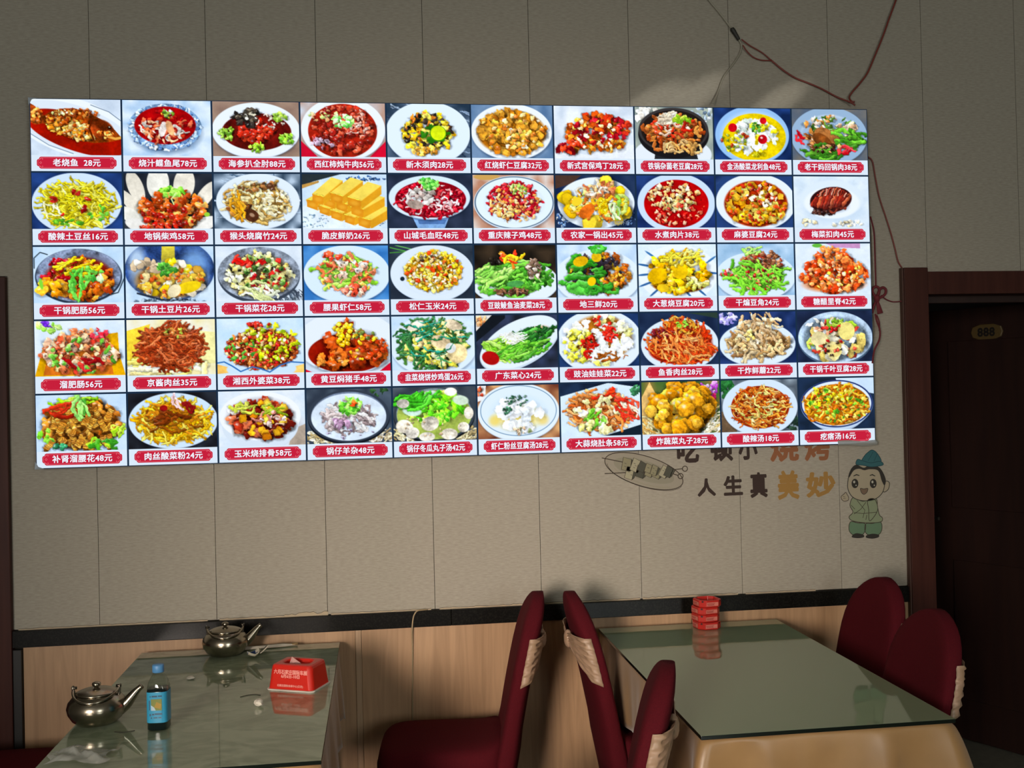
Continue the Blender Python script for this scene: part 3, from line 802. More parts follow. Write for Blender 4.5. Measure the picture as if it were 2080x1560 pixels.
 [('梅菜扣肉45元', 'sliced pork belly over preserved greens'), [('b', 'e6eff6', 'd4e2ee'), ('e', 76, 56, 74, 44, 'c8d8e8', 0, .5, .3), ('e', 76, 44, 66, 38, 'e0ebf5', 0, 1, .1), ('e', 76, 52, 58, 32, 'f0f5fa', 0, 1, .1), ('e', 74, 60, 40, 14, '8898a8', 0, .5, .3), ('e', 74, 46, 42, 25, '3c1818', -8, 1, 0, .5), ('p', 58, 68, 24, 7, 50, 3.6, 'c', '241414 341c1c 503028'), ('p', 80, 60, 36, 6, 12, 3.6, 's', '3a1616 8c4030', .4, 0, .3), ('R', 0), ('p', 30, 90, 16, 6, 6, 5, 'c', 'd8c8a0 e8d8b0'), ('p', 110, 92, 34, 6, 12, 4, 'c', 'e0d8c0 d0c098 f0e8d8')]],
 # ---- third row
 [('干锅肥肠56元', 'dry pot pork intestine in a steel wok'), [('b', 'd4e6f6', 'c0d8ee'), ('l', [(2, 38), (2, 20), (12, 10), (24, 14)], .9, '28343c'), ('l', [(150, 58), (140, 82), (120, 88)], 1, '28343c'), ('e', 75, 53, 72, 49, '2c3848'), ('e', 75, 51, 70, 47, '8c98b0', 0, 1, 0, .8), ('e', 95, 34, 46, 26, '5c5868', 0, .8, .5), ('e', 76, 56, 60, 40, '7c2010', 0, 1, .15, .5), ('p', 78, 60, 54, 36, 110, 6.6, 'cfr', 'c87020 d88828 b05818 e8a040 a84018', .75), ('p', 50, 46, 34, 26, 26, 5.5, 'c', 'a01420 b82030 8c1018', .6), ('p', 34, 74, 22, 14, 16, 8.5, 'c', 'd89020 c87c18 e8a838'), ('p', 72, 36, 32, 12, 12, 5.5, 's', 'f0d028 e8c020', .4, -25, .4, None, 7), ('p', 76, 64, 20, 20, 8, 6, 's', '58b040 78d058', .4, 80, .4, None, 6), ('p', 102, 50, 22, 14, 12, 5.5, 'l', '68b048 c8e8b0 3c8838'), ('e', 13, 66, 3, 10, '88d048', -10)]],
 [('干锅土豆片26元', 'dry pot potato slices in a steel wok'), [('b', 'd8e8f6', 'c4daee'), ('e', 75, 42, 76, 56, '304878', 0, 1, 0, .7), ('e', 118, 34, 30, 40, '90b8e8', 0, .8, .6), ('e', 20, 30, 20, 40, 'c8dcf0', 0, .9, .6), ('g', [(62, 0), (84, 0), (84, 40), (60, 40)], 'c8b848', .3), ('e', 75, 60, 72, 38, '8c94a0', 0, .8, .2), ('e', 75, 62, 62, 34, 'b07830', 0, 1, .2, .4), ('p', 76, 60, 58, 32, 70, 9, 'ddc', 'f0d8a0 e8c050 f4e8d0 d8a848 f0c828', .75), ('p', 40, 36, 26, 8, 10, 8, 'd', 'e8e0d0 d8c0a0', .6), ('p', 76, 62, 58, 30, 30, 4, 'c', 'b05020 a04828 c87838 d08838'), ('e', 106, 74, 22, 10, 'e8c828', -15, 1, 0, .2), ('e', 82, 80, 10, 13, 'f0e0b8', 40, 1, 0, .2), ('p', 70, 42, 16, 11, 44, 4.2, 'l', '4c8c38 70b050 38702c'), ('l', [(20, 84), (60, 96), (110, 96)], 1.6, '283040'), ('p', 76, 98, 60, 4, 30, 3, 'c', '586878 98a8b8 404c58')]],
 [('干锅菜花28元', 'dry pot cauliflower with chillies'), [('b', 'e4ecf4', 'd0dce8'), ('p', 110, 92, 44, 16, 90, 1.6, 's', '586470 98a4b0 38404c', .5, 60, .1, None, 12), ('e', 75, 54, 71, 50, '3c4450'), ('e', 75, 50, 71, 48, '8c94a0', 0, 1, 0, .7), ('e', 75, 54, 62, 42, '5c5038', 0, 1, .2, .6), ('p', 75, 52, 56, 38, 120, 6.2, 'ffc', 'e8e0a8 d8c878 f0ecc8 c8b060 e0d090'), ('p', 62, 26, 26, 12, 12, 5.5, 'cs', 'c81c18 d83028 e04838', .6), ('p', 90, 52, 40, 30, 26, 5.2, 'cq', 'c02020 a81820 d83830'), ('p', 80, 52, 48, 34, 26, 5, 'cr', '58803c 88a858 3c6028 a8c078'), ('p', 76, 82, 24, 12, 12, 6, 's', 'd8e0a0 f0f4d8', .4, 30, .5, None, 5), ('p', 30, 60, 14, 10, 8, 6, 'f', 'f0f0d8 d8d8a0')]],
 [('腰果虾仁58元', 'cashews with shrimp and celery'), [('b', '3c74b0', '5c94cc'), ('P', 76, 52, 76, 52, 'dcecfa', 0, .7), ('p', 76, 50, 50, 32, 44, 7, 'ss', '9cd048 b8e068 80b838 a8d858', .4, 25, .5, '90b858', 3.4), ('p', 76, 50, 50, 34, 40, 5.5, 'cs', 'e07048 e88860 d05838 f0a080', .6), ('p', 74, 40, 34, 20, 18, 6, 'fr', 'f0d8c8 e8e0d8 f4c8b0 d8b8a8'), ('p', 60, 20, 26, 6, 10, 5, 'c', 'e05838 d84830'), ('p', 90, 82, 22, 8, 18, 6, 'cr', 'd85038 e88068 f0b8a0'), ('p', 76, 56, 50, 34, 14, 4, 'c', 'f0c060 e8b048', .5)]],
 [('松仁玉米24元', 'sweet corn with pine nuts'), [('b', '28303c', '384450'), ('l', [(0, 4), (40, 14)], .8, '58a048'), ('l', [(10, 0), (50, 10)], .8, '70b060'), ('l', [(0, 14), (30, 12)], .8, '488838'), ('P', 76, 52, 75, 52, 'e0eaf4', 0, .8), ('p', 78, 48, 52, 37, 330, 3.6, 'c', 'f0c030 f8d458 e8ac20 f4dc80 d89818', .8, 0, 3.14, 'c08818'), ('p', 78, 50, 52, 37, 46, 3.8, 'cq', 'd85020 c84018 e87838 f0a050'), ('p', 78, 48, 50, 36, 46, 3.2, 'c', 'f4ecd8 e8d8b0', .5), ('p', 70, 24, 24, 8, 26, 3, 'c', 'c8a878 e8dcc0 584838'), ('e', 22, 62, 4, 4, '202c38')]],
 [('豆豉鲮鱼油麦菜28元', 'lettuce stems with black bean fish'), [('b', '1c1814', '403428'), ('P', 74, 70, 80, 42, 'e8f2fa', 0, 0), ('p', 74, 60, 58, 28, 60, 7.5, 's', '60a838 80c850 488c2c 98d868 386c24', .4, -12, .35, '4c8830', 6), ('p', 116, 60, 28, 22, 40, 5, 'l', '306820 488c30 60a840 245418'), ('p', 34, 54, 28, 18, 16, 6.5, 's', '88c858 a8e070', .4, -25, .3, None, 6), ('p', 40, 30, 10, 6, 16, 4.5, 'c', '1c1814 302820'), ('p', 66, 24, 22, 9, 12, 6.5, 'cs', 'e05028 d83820 f0c030 e88830', .5), ('p', 108, 46, 14, 18, 36, 4, 'f', '806858 a08878 5c4438 c8b8a8'), ('p', 68, 88, 32, 5, 46, 4, 'f', '6c4c38 8c6448 503428'), ('e', 74, 73, 16, 6, '58a058', -5, 1, 0, .3)]],
 [('地三鲜20元', 'potato, aubergine and green pepper'), [('b', 'dcecfa', 'b8d0ea'), ('P', 76, 62, 80, 52, 'e4f0fb', 0, 0), ('p', 76, 54, 54, 40, 90, 7.5, 'ccf', 'e0a828 c88820 a86018 f0c038 8c4818', .75), ('p', 80, 54, 52, 38, 56, 7.5, 'c', '28242c 38303c 1c1820 4c3830', .5), ('p', 50, 50, 36, 26, 16, 9, 's', '388828 54a83c 2c7020', .4, -20, .7, None, 3), ('p', 32, 82, 24, 8, 6, 11, 's', '48a038 60bc4c', .4, 20, .3, None, 3), ('p', 82, 84, 20, 8, 8, 7, 's', '3c9030 50a840', .4, -40, .6), ('e', 44, 32, 15, 10, 'e8b820', -15, 1, .1, .3), ('e', 74, 24, 10, 10, 'f0c428', 0, 1, .1, .3), ('p', 76, 8, 12, 7, 16, 6, 'l', '58b048 388c30'), ('e', 64, 70, 8, 9, 'f0c020', 30, 1, .1, .2), ('p', 116, 62, 20, 16, 24, 5, 'fc', 'd08828 b06820 e0a040 7c3c14')]],
 [('大葱烧豆腐20元', 'tofu slices braised with leek'), [('b', 'dcecf6', 'e8f2fa'), ('e', 76, 56, 76, 54, 'f0f6fc'), ('e', 12, 40, 14, 2, '3c6898', 10), ('e', 12, 58, 14, 2, '3c6898', -5), ('e', 14, 76, 14, 2, '3c6898', -20), ('e', 24, 20, 12, 2, '4878a8', 35), ('e', 140, 30, 12, 2, '4878a8', -35), ('e', 144, 56, 10, 2, '3c6898', 5), ('e', 30, 92, 12, 2, '3c6898', -40), ('e', 96, 97, 12, 2, '4878a8', 50), ('e', 120, 92, 12, 2, '3c6898', 40), ('e', 78, 78, 54, 16, 'b06010', 0, 1, .1, .4), ('p', 78, 54, 54, 38, 90, 9, 'cfc', 'e0b018 c89810 f0c828 b88410 d8a830'), ('e', 36, 60, 20, 15, 'e8b818', -20, 1, .1, .3), ('e', 80, 52, 15, 16, 'f0c420', 8, 1, .1, .3), ('e', 46, 84, 12, 8, 'f0c830', 10, 1, .1, .2), ('p', 86, 26, 36, 14, 20, 6, 's', 'e0c848 f0e080 c8b038', .4, -40, .6), ('p', 112, 76, 18, 10, 12, 6, 'cs', 'e8e0a0 d8d078 c8c860', .6)]],
 [('干煸豆角24元', 'dry-fried green beans with pork mince'), [('b', '98b8d4', 'c0d8ee'), ('P', 74, 62, 78, 46, 'dcecf8', 0, 0), ('p', 76, 62, 56, 28, 60, 6, 's', '70b838 88d048 589c2c a0e058', .4, -35, .9, '4c7c28', 5.5), ('p', 86, 36, 40, 22, 120, 4, 'f', '7c4c34 9c6444 5c3424 b88058 8c2818'), ('p', 74, 66, 50, 26, 30, 5.6, 's', '80cc40 94dc50', .4, 50, 1, None, 6), ('p', 18, 60, 12, 10, 8, 5, 'c', 'a01c20 c03030 e8c0b8', .5), ('p', 76, 70, 50, 20, 30, 3, 'c', '6c3c28 a01c1c c89060'), ('p', 70, 14, 16, 6, 8, 5, 's', 'a0d868 c8e898', .4, -30, .6)]],
 [('糖醋里脊42元', 'sweet and sour pork heap'), [('b', 'e8f0f8', 'dce8f4'), ('g', [(60, 0), (130, 0), (130, 10), (80, 8)], 'c898c0'), ('e', 44, 4, 10, 4, '68b048'), ('e', 76, 80, 70, 18, 'd86820', 0, 1, .4, .3), ('p', 76, 60, 64, 34, 130, 8, 'fcf', 'd8481c e05c28 c03814 e87838 f09050 c84018'), ('p', 74, 32, 34, 22, 46, 7, 'f', 'e05c28 d84c20 f08848'), ('p', 76, 62, 58, 32, 16, 3, 'c', 'f0d060 d8d050 f8e8c8'), ('p', 76, 64, 60, 30, 26, 4, 'c', 'f4a878 f8c8a0 f09058')]],
 # ---- fourth row
 [('溜肥肠56元', 'sauteed pork intestine on yellow cloth'), [('b', 'd8e6f4', 'e8f0f8'), ('g', [(16, 40), (138, 22), (140, 60), (150, 98), (0, 98)], 'e0a818', .3), ('g', [(24, 50), (120, 40), (130, 96), (14, 96)], 'c87028', .3), ('p', 24, 12, 20, 8, 14, 6, 'l', '8cc850 a8d868 c0e088'), ('p', 24, 6, 14, 4, 8, 4, 'l', '5c2ca0 7848c0'), ('p', 76, 56, 62, 38, 110, 7.2, 'rcf', 'd88c60 e0a078 c87048 f0c0a0 b85c38', .8), ('p', 110, 24, 16, 8, 10, 5, 'c', 'c82838 d84050'), ('p', 76, 60, 58, 36, 36, 5.2, 'cq', 'f0d0a8 e8c890 c04030 d86040'), ('p', 76, 64, 58, 34, 26, 4.6, 'cl', '68a840 88c058 4c8830'), ('p', 80, 74, 30, 10, 5, 6, 's', '8c1418 b02828', .5, 30, .4)]],
 [('京酱肉丝35元', 'shredded pork in sweet bean sauce'), [('b', 'f0e4b0', 'f4f0e0'), ('g', [(0, 20), (40, 8), (30, 60), (0, 90)], 'e8c848', .3), ('g', [(110, 20), (150, 24), (150, 80), (120, 80)], 'f0e8a8', .2), ('p', 75, 88, 66, 12, 20, 9, 's', 'f4ecc8 f0e0a0 e8d878', .4, -5, .4, None, 5), ('p', 76, 50, 54, 40, 330, 4, 's', '984020 b05830 803014 c87048 8c381c a85028', .5, 0, 1.4, '702c14', 6.5), ('p', 82, 24, 22, 10, 20, 3, 'f', 'b08040 90a040 a06838')]],
 [('湘西外婆菜38元', 'minced preserved greens with chilli'), [('b', 'dcecfa', 'c8e0f4'), ('g', [(0, 82), (20, 88), (36, 96), (0, 100)], 'e8b868', .2), ('g', [(120, 92), (150, 84), (150, 100), (110, 100)], 'f0c878', .2), ('e', 76, 92, 60, 18, 'd0e4f8'), ('p', 78, 56, 62, 37, 430, 3.6, 'cfc', 'a04c20 c06c30 803414 d88c48 902818', .7, 0, 3.14, '6c2c14'), ('p', 90, 44, 50, 36, 90, 4, 'cl', 'c8d020 a8b818 e0e040 88a020', .7, 60), ('p', 70, 56, 58, 36, 70, 3, 'c', 'b82020 d84030 f0d8c8 e8c890'), ('p', 40, 54, 24, 24, 20, 4, 'l', '488c38 60a848'), ('p', 74, 10, 18, 5, 14, 4, 'c', 'c83828 b02820'), ('l', [(0, 80), (12, 78), (26, 86), (40, 96), (60, 88), (76, 92), (90, 98), (108, 86), (126, 80), (150, 82)], 1.2, '3468a0')]],
 [('黄豆焖猪手48元', 'braised pork trotters with soy beans'), [('b', 'e0e8f0', 'ccd8e4'), ('g', [(150, 84), (130, 100), (150, 100)], 'c81838'), ('g', [(0, 94), (12, 100), (0, 100)], 'c81838'), ('P', 75, 46, 90, 56, 'e8eff6', 0, 0), ('e', 75, 66, 70, 36, '8c1c0c', 0, 1, 0, .3), ('e', 75, 68, 66, 30, '6c1008', 0, 1, .3, .3), ('p', 80, 60, 54, 32, 36, 13, 'cf', 'a84018 b8501c 903010 c86828 9c3818', .8), ('p', 70, 20, 18, 14, 12, 9, 'cf', 'b04c1c 983814'), ('p', 44, 82, 24, 12, 12, 9, 'f', 'c06c28 a84c18 d88c40'), ('p', 120, 56, 20, 26, 26, 5.5, 'f', 'b03c18 983010 c85828'), ('p', 66, 22, 16, 14, 40, 3.2, 'b', 'f0c028 e8b018 f8d848'), ('p', 70, 44, 12, 10, 12, 3.4, 'b', 'f0c028 e0a818'), ('p', 104, 30, 18, 10, 16, 3.4, 'c', '607038 889850 f0d8a0'), ('p', 100, 56, 46, 26, 14, 3, 'b', 'f0d048 e8b828')]],
 [('韭菜烧饼炒鸡蛋26元', 'fried chives with egg and flatbread'), [('b', 'dcecfa', 'c4daf0'), ('P', 76, 54, 78, 56, 'e0eefa', 0, .84), ('p', 76, 52, 56, 42, 110, 5, 'ss', '4c7838 386428 608848 487c4c', .4, -30, 1.2, '587838', 7), ('p', 76, 54, 56, 42, 120, 7, 'f', 'e8d878 d8c858 f0e8a8 b8b048 e0c890'), ('p', 70, 50, 54, 40, 34, 4, 's', '3c7840 2c5c30 488c5c', .4, 20, 1.5, None, 8), ('e', 88, 48, 19, 13, 'e4cca4', 12, 1, .1, .5), ('e', 118, 70, 19, 19, 'ecd4a0', 0, 1, .12, .5), ('e', 106, 60, 10, 10, 'e8e8e4', 8, 1, .1, .2), ('e', 44, 18, 17, 8, 'e4d8c4', -25, 1, .1, .4), ('e', 112, 18, 18, 10, 'ecd8b8', 25, 1, .1, .5), ('p', 76, 44, 60, 40, 20, 3, 's', '2c8068 38a088 306c40', .4, -15, .8, None, 9)]],
 [('广东菜心24元', 'Cantonese choy sum on an oval dish'), [('b', '20242c', '384058'), ('g', [(0, 0), (40, 0), (0, 32)], 'f0e8e0'), ('p', 10, 10, 14, 7, 14, 3.6, 'c', 'd88850 e8b888 c06838'), ('g', [(30, 0), (54, 0), (54, 6), (0, 50), (0, 30)], '181c22'), ('e', 82, 58, 78, 42, '101418', -28, .5, .2), ('e', 80, 54, 80, 42, 'd0dce8', -27), ('e', 80, 52, 79, 40, 'e8f2fa', -27), ('e', 106, 34, 32, 12, 'd8a868', -20, .7, .3), ('p', 104, 42, 32, 18, 60, 6, 'ls', '2c6428 3c8030 1c4c20 58a048', .5, -25, .5, None, 6), ('p', 56, 66, 34, 16, 46, 6.5, 's', '90d040 a8e058 74b830 bce878', .5, 30, .5, '80bc38', 4.5), ('p', 86, 66, 36, 12, 30, 5, 's', '68b038 88cc50 4c9830', .4, -28, .3, None, 8), ('e', 26, 80, 17, 13, 'a81818', 20, 1, .1, .2), ('p', 68, 42, 22, 10, 60, 1.8, 's', 'f4f4e8 e8e8d0 ffffff', .4, -20, .6, None, 9)]],
 [('豉油娃娃菜22元', 'baby cabbage with soy sauce and chilli'), [('b', '284068', '1c3054'), ('P', 76, 52, 80, 60, 'e6f0fa', 0, 0), ('e', 78, 46, 62, 46, 'c08030', 0, 1, .15, .3), ('e', 76, 50, 62, 46, 'b06c20', 0, .8, .3, .3), ('p', 74, 50, 62, 44, 90, 9, 'ff', 'f4f0c8 f8f8e8 e8e090 f0e870 ffffff', .6), ('p', 92, 64, 44, 24, 40, 9, 'f', 'fcfcf8 f0f4ec ffffff', .5), ('p', 40, 60, 30, 30, 50, 5, 'f', 'e8dc60 d8cc48 f0ec98 c8c840'), ('p', 96, 82, 30, 10, 10, 4, 's', '8c4c18 a86020', .4, -30, .5), ('p', 56, 60, 12, 20, 24, 4.4, 'cs', 'b82018 d03020 982010'), ('p', 98, 38, 14, 12, 20, 4.4, 'cs', 'c02418 d83828'), ('p', 84, 14, 20, 8, 8, 4, 'c', 'b82818 c83020')]],
 [('鱼香肉丝28元', 'shredded pork in garlic sauce'), [('b', '1c2840', '2c3c58'), ('g', [(90, 0), (150, 0), (150, 12)], '304038'), ('P', 76, 60, 74, 50, 'e0ecf6', 0, 0), ('e', 80, 72, 66, 28, 'b02410', 0, 1, .08, .3), ('p', 80, 56, 60, 38, 230, 4.4, 's', 'b83c18 d05828 9c2810 e07838 c84820', .5, 60, 1.1, '8c2410', 6), ('p', 80, 26, 34, 16, 40, 4, 'sc', 'd89838 c87028 682018 e0b058', .5), ('p', 40, 44, 18, 14, 20, 4, 'c', '5c1820 7c2028 d87838'), ('p', 78, 22, 14, 8, 12, 3, 'l', '78b838 98d050'), ('p', 84, 68, 56, 26, 30, 4, 's', 'e88848 f0a868', .4, 40, 1, None, 7)]],
 [('干炸鲜蘑22元', 'crisp fried oyster mushrooms'), [('b', '1c2c50', '304474'), ('p', 16, 12, 16, 12, 30, 4, 'l', 'b8b0e8 9890d0 d8d4f4'), ('P', 74, 62, 74, 42, 'e2eefa', 0, 0), ('p', 78, 62, 60, 28, 130, 6.4, 'sf', 'c8a878 b08c5c e0c8a0 987048 d8b888', .5, 0, 1.6, '7c5830', 4), ('p', 76, 34, 40, 26, 80, 6, 'sf', 'd0b088 b89468 e8d4b0 a07c50', .5, 60, 1.3, None, 4.4), ('p', 60, 46, 10, 8, 8, 5, 'f', 'f0d890 e8c870')]],
 [('干锅千叶豆腐28元', 'dry pot thousand-layer tofu'), [('b', '1c2438', '283450'), ('e', 76, 56, 74, 50, '506478'), ('e', 76, 52, 74, 50, 'c8dcf0', 0, 1, 0, .3), ('e', 76, 54, 68, 44, '7c8c98', 0, 1, .1, .6), ('p', 76, 56, 58, 38, 40, 6, 'cs', '8cb040 b8c860 a05828 c84838 d8a858', .5), ('p', 76, 58, 54, 34, 30, 11, 'q', 'f0e0a0 e8d078 f4ecd0 d8c070', .75), ('p', 60, 30, 40, 14, 26, 6, 'c', 'f0ece0 d89878 e0c8b0', .5), ('p', 90, 30, 30, 12, 16, 5.5, 's', '98b838 b8d058 78a030', .4, 30, .6), ('e', 98, 40, 17, 18, 'e8d888', 10, 1, .06, .25), ('e', 42, 54, 16, 14, 'ecdca8', -20, 1, .06, .3), ('e', 72, 78, 16, 12, 'f0dc90', 10, 1, .06, .25), ('p', 70, 34, 20, 8, 8, 4.5, 'c', 'b82020 d83830 8c1018'), ('p', 84, 70, 40, 18, 14, 3.6, 'c', 'a01c1c 38281c c8503c')]],
 # ---- fifth row
 [('补肾溜腰花48元', 'scored kidney slices with green pepper'), [('b', 'd4e6f8', 'c4daf0'), ('p', 75, 54, 66, 44, 120, 9, 'cc', 'a86828 c08034 8c4c18 d89840 704010', .6, 60, .8, '7c4414'), ('K', 75, 54), ('p', 66, 14, 36, 8, 14, 5, 's', 'a0d828 88c020 b8ec48', .4, -10, .4, None, 5), ('p', 50, 24, 20, 8, 5, 6, 's', '9c2414 b83820', .4, -20, .3, None, 7), ('p', 76, 28, 10, 14, 6, 6, 's', '70b848 a0e078 50983c', .4, 80, .2, None, 6), ('p', 108, 90, 24, 8, 10, 7, 'ls', '58b030 a8d838 3c8828'), ('p', 18, 72, 14, 10, 8, 5, 'l', '68a830 88c848'), ('p', 40, 92, 10, 5, 5, 6, 'c', '246040 38845c'), ('p', 140, 66, 10, 12, 8, 5, 's', 'a8d830 c8e858', .4, -50, .4)]],
 [('肉丝酸菜粉24元', 'pork strips with pickled cabbage noodles'), [('b', '18181c', '2c3038'), ('P', 76, 50, 75, 49, 'd2e4f6', 0, .84), ('p', 76, 52, 58, 38, 330, 4, 's', 'd8a820 e8c038 c09018 f0d868 b88010', .5, 0, 1.5, 'a87c14', 6.5), ('p', 76, 46, 50, 30, 40, 4.4, 's', '986018 804810 b87820', .5, 10, 1, None, 5), ('e', 60, 28, 7, 6, '8c1818', 0, 1, .1, .4), ('p', 88, 16, 8, 8, 3, 6, 's', '781418 f0c8c8', .4, 55, .2, None, 5), ('p', 102, 28, 8, 6, 3, 6, 's', '7c1818', .4, 50, .3), ('p', 72, 46, 26, 8, 10, 6, 's', '8c4818 703410', .4, 0, .5)]],
 [('玉米烧排骨58元', 'braised spare ribs with corn'), [('b', 'd8e4f0', 'e8eef4'), ('e', 86, 66, 68, 40, 'a8a4a8', 0, .5, .3), ('g', [(130, 70), (150, 62), (150, 100), (120, 100)], 'b8a898', .2), ('e', 72, 62, 66, 46, 'd8e2ec'), ('e', 72, 46, 70, 44, 'f4f6f8'), ('e', 72, 47, 62, 38, 'c0bcc0', 0, .9, .2), ('e', 74, 54, 55, 34, '58140c', 0, 1, .1, .4), ('p', 74, 52, 52, 34, 80, 8, 'cf', '7c2014 94301c 601810 a84428 c06848', .8), ('p', 74, 50, 52, 34, 22, 7, 'qc', 'e8b030 d89820 f0c850 b87018', .85), ('p', 30, 34, 14, 10, 8, 5, 'qc', 'f0e8e0 e0d0c0'), ('p', 60, 32, 34, 12, 12, 5, 's', 'c0c850 a8b840 d8d868', .4, -20, .6), ('p', 94, 38, 20, 6, 6, 5, 's', '90a828 b0c040', .4, -10, .8, None, 7), ('p', 90, 56, 26, 16, 14, 4, 'cs', 'f0d8d0 e8b8a0 d08878')]],
 [('锅仔羊杂48元', 'lamb offal soup in a small pot'), [('b', '343c48', '54606c'), ('p', 30, 88, 46, 10, 60, 3.6, 's', 'd8c8a0 a89468 f0e4c8', .4, 30, .2), ('p', 130, 86, 20, 12, 36, 3.6, 's', 'd8c8a8 a89470 f0e4d0', .4, -30, .2), ('p', 130, 10, 20, 8, 10, 5, 'l', '3c6038 243c24'), ('e', 74, 54, 72, 48, '141820'), ('e', 74, 50, 72, 48, '38404c'), ('e', 74, 50, 66, 44, '788498', 0, 1, 0, .3), ('e', 74, 52, 66, 43, 'dfeaf6', 0, 1, 0, .1), ('p', 72, 54, 46, 28, 90, 5.4, 's', 'f0ece8 d8ccc8 a89898 c8b8b4 887878', .4, 40, 1.2, None, 3.6), ('p', 60, 62, 14, 8, 10, 6.5, 'c', 'a888a0 987890 b898a8', .6), ('p', 76, 32, 19, 14, 56, 4.6, 'l', '70b840 98d860 488c2c b0e878'), ('p', 78, 28, 8, 4, 4, 4, 'c', 'e06028 d84820'), ('p', 74, 84, 60, 8, 5, 2.6, 'r', '8c7c98 a898b0')]],
 [('锅仔冬瓜丸子汤42元', 'meatball soup with winter melon and greens'), [('b', '343c44', '586068'), ('p', 26, 88, 36, 10, 56, 3.6, 's', 'd0c090 a08c60 e8dcb8', .4, 30, .2), ('p', 130, 86, 18, 12, 36, 3.6, 's', 'd8c8a0 a89468', .4, -30, .2), ('e', 74, 54, 73, 50, '14181c'), ('e', 74, 50, 73, 50, '3c444c'), ('e', 74, 50, 68, 47, '808c90', 0, 1, 0, .4), ('e', 74, 52, 67, 45, 'a0b058', 0, 1, 0, .3), ('p', 78, 38, 50, 28, 70, 8, 'lf', '78d028 98e840 54b020 b8f060 88dc30', .6), ('e', 34, 44, 19, 10, 'd0e8d8', 8, 1, .2, .2), ('e', 68, 14, 14, 8, 'dcecdc', 0, 1, .2, .2), ('e', 122, 26, 16, 10, 'd8e8d0', 10, 1, .2, .2), ('p', 46, 24, 26, 10, 16, 6.5, 's', '40a028 58b838', .4, -20, .4, None, 6), ('p', 90, 48, 30, 16, 24, 6, 'l', '70d030 48a828 90e848'), ('e', 20, 72, 16, 13, 'e0d6c4', 10, 1, .1, .5), ('e', 34, 84, 13, 11, 'e8e0d2', 0, 1, .1, .5), ('e', 66, 68, 17, 14, 'e4dac8', -15, 1, .1, .6), ('e', 60, 92, 15, 9, 'e8dfcf', 0, 1, .1, .5), ('e', 100, 88, 16, 11, 'ded4c2', 0, 1, .1, .6), ('e', 126, 76, 11, 10, 'e4dac8', 0, 1, .1, .6), ('e', 18, 30, 12, 9, 'e6ddcf', 0, 1, .1, .5), ('e', 104, 10, 12, 8, 'e8e0d2', 0, 1, .1, .5), ('e', 136, 50, 9, 12, 'e0d6c6', 0, 1, .1, .5), ('p', 70, 70, 50, 22, 16, 2, 'c', 'b09878 c8a888')]],
 [('虾仁粉丝豆腐汤28元', 'tofu soup with shrimp and vermicelli'), [('b', '6c3c2c', 'd8a878'), ('g', [(0, 0), (16, 0), (14, 26), (0, 30)], 'f0ece8'), ('p', 6, 12, 6, 8, 8, 4, 'c', 'a83820 d87048'), ('P', 75, 50, 75, 53, 'e6f0fa', 0, 0), ('e', 75, 48, 70, 47, '386080'), ('e', 75, 48, 69, 46, 'e2eefa'), ('e', 75, 52, 58, 38, 'd8e8f4', 0, .8, .2), ('e', 74, 62, 54, 28, 'ecd888', 0, 1, .5, .2), ('e', 30, 66, 14, 14, 'f0d060', 0, .7, .6), ('e', 120, 66, 14, 14, 'f0d070', 0, .7, .6), ('p', 76, 56, 44, 28, 26, 9, 'q', 'f4f8fa eef4f8 ffffff f2f6f2', .8), ('p', 70, 40, 34, 18, 14, 8, 'f', 'f2f6fa ecf2f8'), ('p', 72, 28, 22, 12, 26, 2.6, 'c', '284c38 3c6848 506858'), ('p', 54, 48, 8, 8, 10, 3, 'c', '284c38 48785c'), ('p', 80, 84, 18, 6, 10, 3.4, 'fr', 'e8c8a8 d8b898 8c9868')]],
 [('大蒜烧肚条58元', 'tripe strips braised with garlic'), [('b', '141c2c', '24344c'), ('g', [(0, 24), (90, 0), (150, 10), (150, 80), (80, 100), (0, 100)], 'dcecfa', .05), ('g', [(80, 100), (150, 80), (150, 100)], '182430'), ('p', 142, 16, 10, 8, 20, 4, 'l', '305c40 488458'), ('p', 72, 54, 60, 34, 130, 5.4, 's', 'd88848 c87438 e8a870 b85c28 f0c8a0', .5, 50, 1.2, 'a85828', 5), ('p', 82, 22, 26, 12, 14, 6, 'cs', 'c82c18 d84020 e86038', .5, -30, .6), ('p', 66, 54, 44, 30, 16, 7, 'c', 'f0e8b0 e8e0a0 f8f4d0', .7), ('p', 60, 66, 20, 14, 8, 6, 's', '70b838 90d058', .4, -60, .5), ('p', 46, 82, 16, 8, 6, 8, 'c', 'e8e498 d8d080'), ('p', 84, 84, 12, 8, 3, 9, 'c', 'ece4a8 e0d890'), ('p', 124, 50, 20, 18, 16, 5, 's', 'c83828 e05840 f0d8c0', .4, 50, .4, None, 6)]],
 [('炸蔬菜丸子28元', 'fried vegetable balls in a basket'), [('b', '486834', '8c7844'), ('p', 132, 16, 18, 20, 26, 5, 'l', 'c068c8 e0a0e8 a048a8 f0d0f4'), ('p', 130, 34, 16, 6, 8, 5, 'l', 'e02888 d03070'), ('g', [(0, 30), (16, 0), (26, 20), (20, 100), (0, 100)], 'e0b878', .3), ('p', 20, 84, 30, 18, 40, 4, 's', 'f0dca8 e8d098 c89c58', .4, 45, .3, None, 7), ('p', 134, 78, 20, 24, 40, 4, 's', 'f0e4c8 e8d8b0 c8a870', .4, -40, .3, None, 7), ('e', 76, 56, 62, 46, '70400c', 0, 1, .1, .4), ('p', 76, 54, 60, 44, 70, 12.5, 'bcb', 'c88820 d89c30 b07414 e0b048 c07c1c', .95), ('p', 76, 58, 56, 38, 18, 12.5, 'b', 'd89828 e8b040 c88820')]],
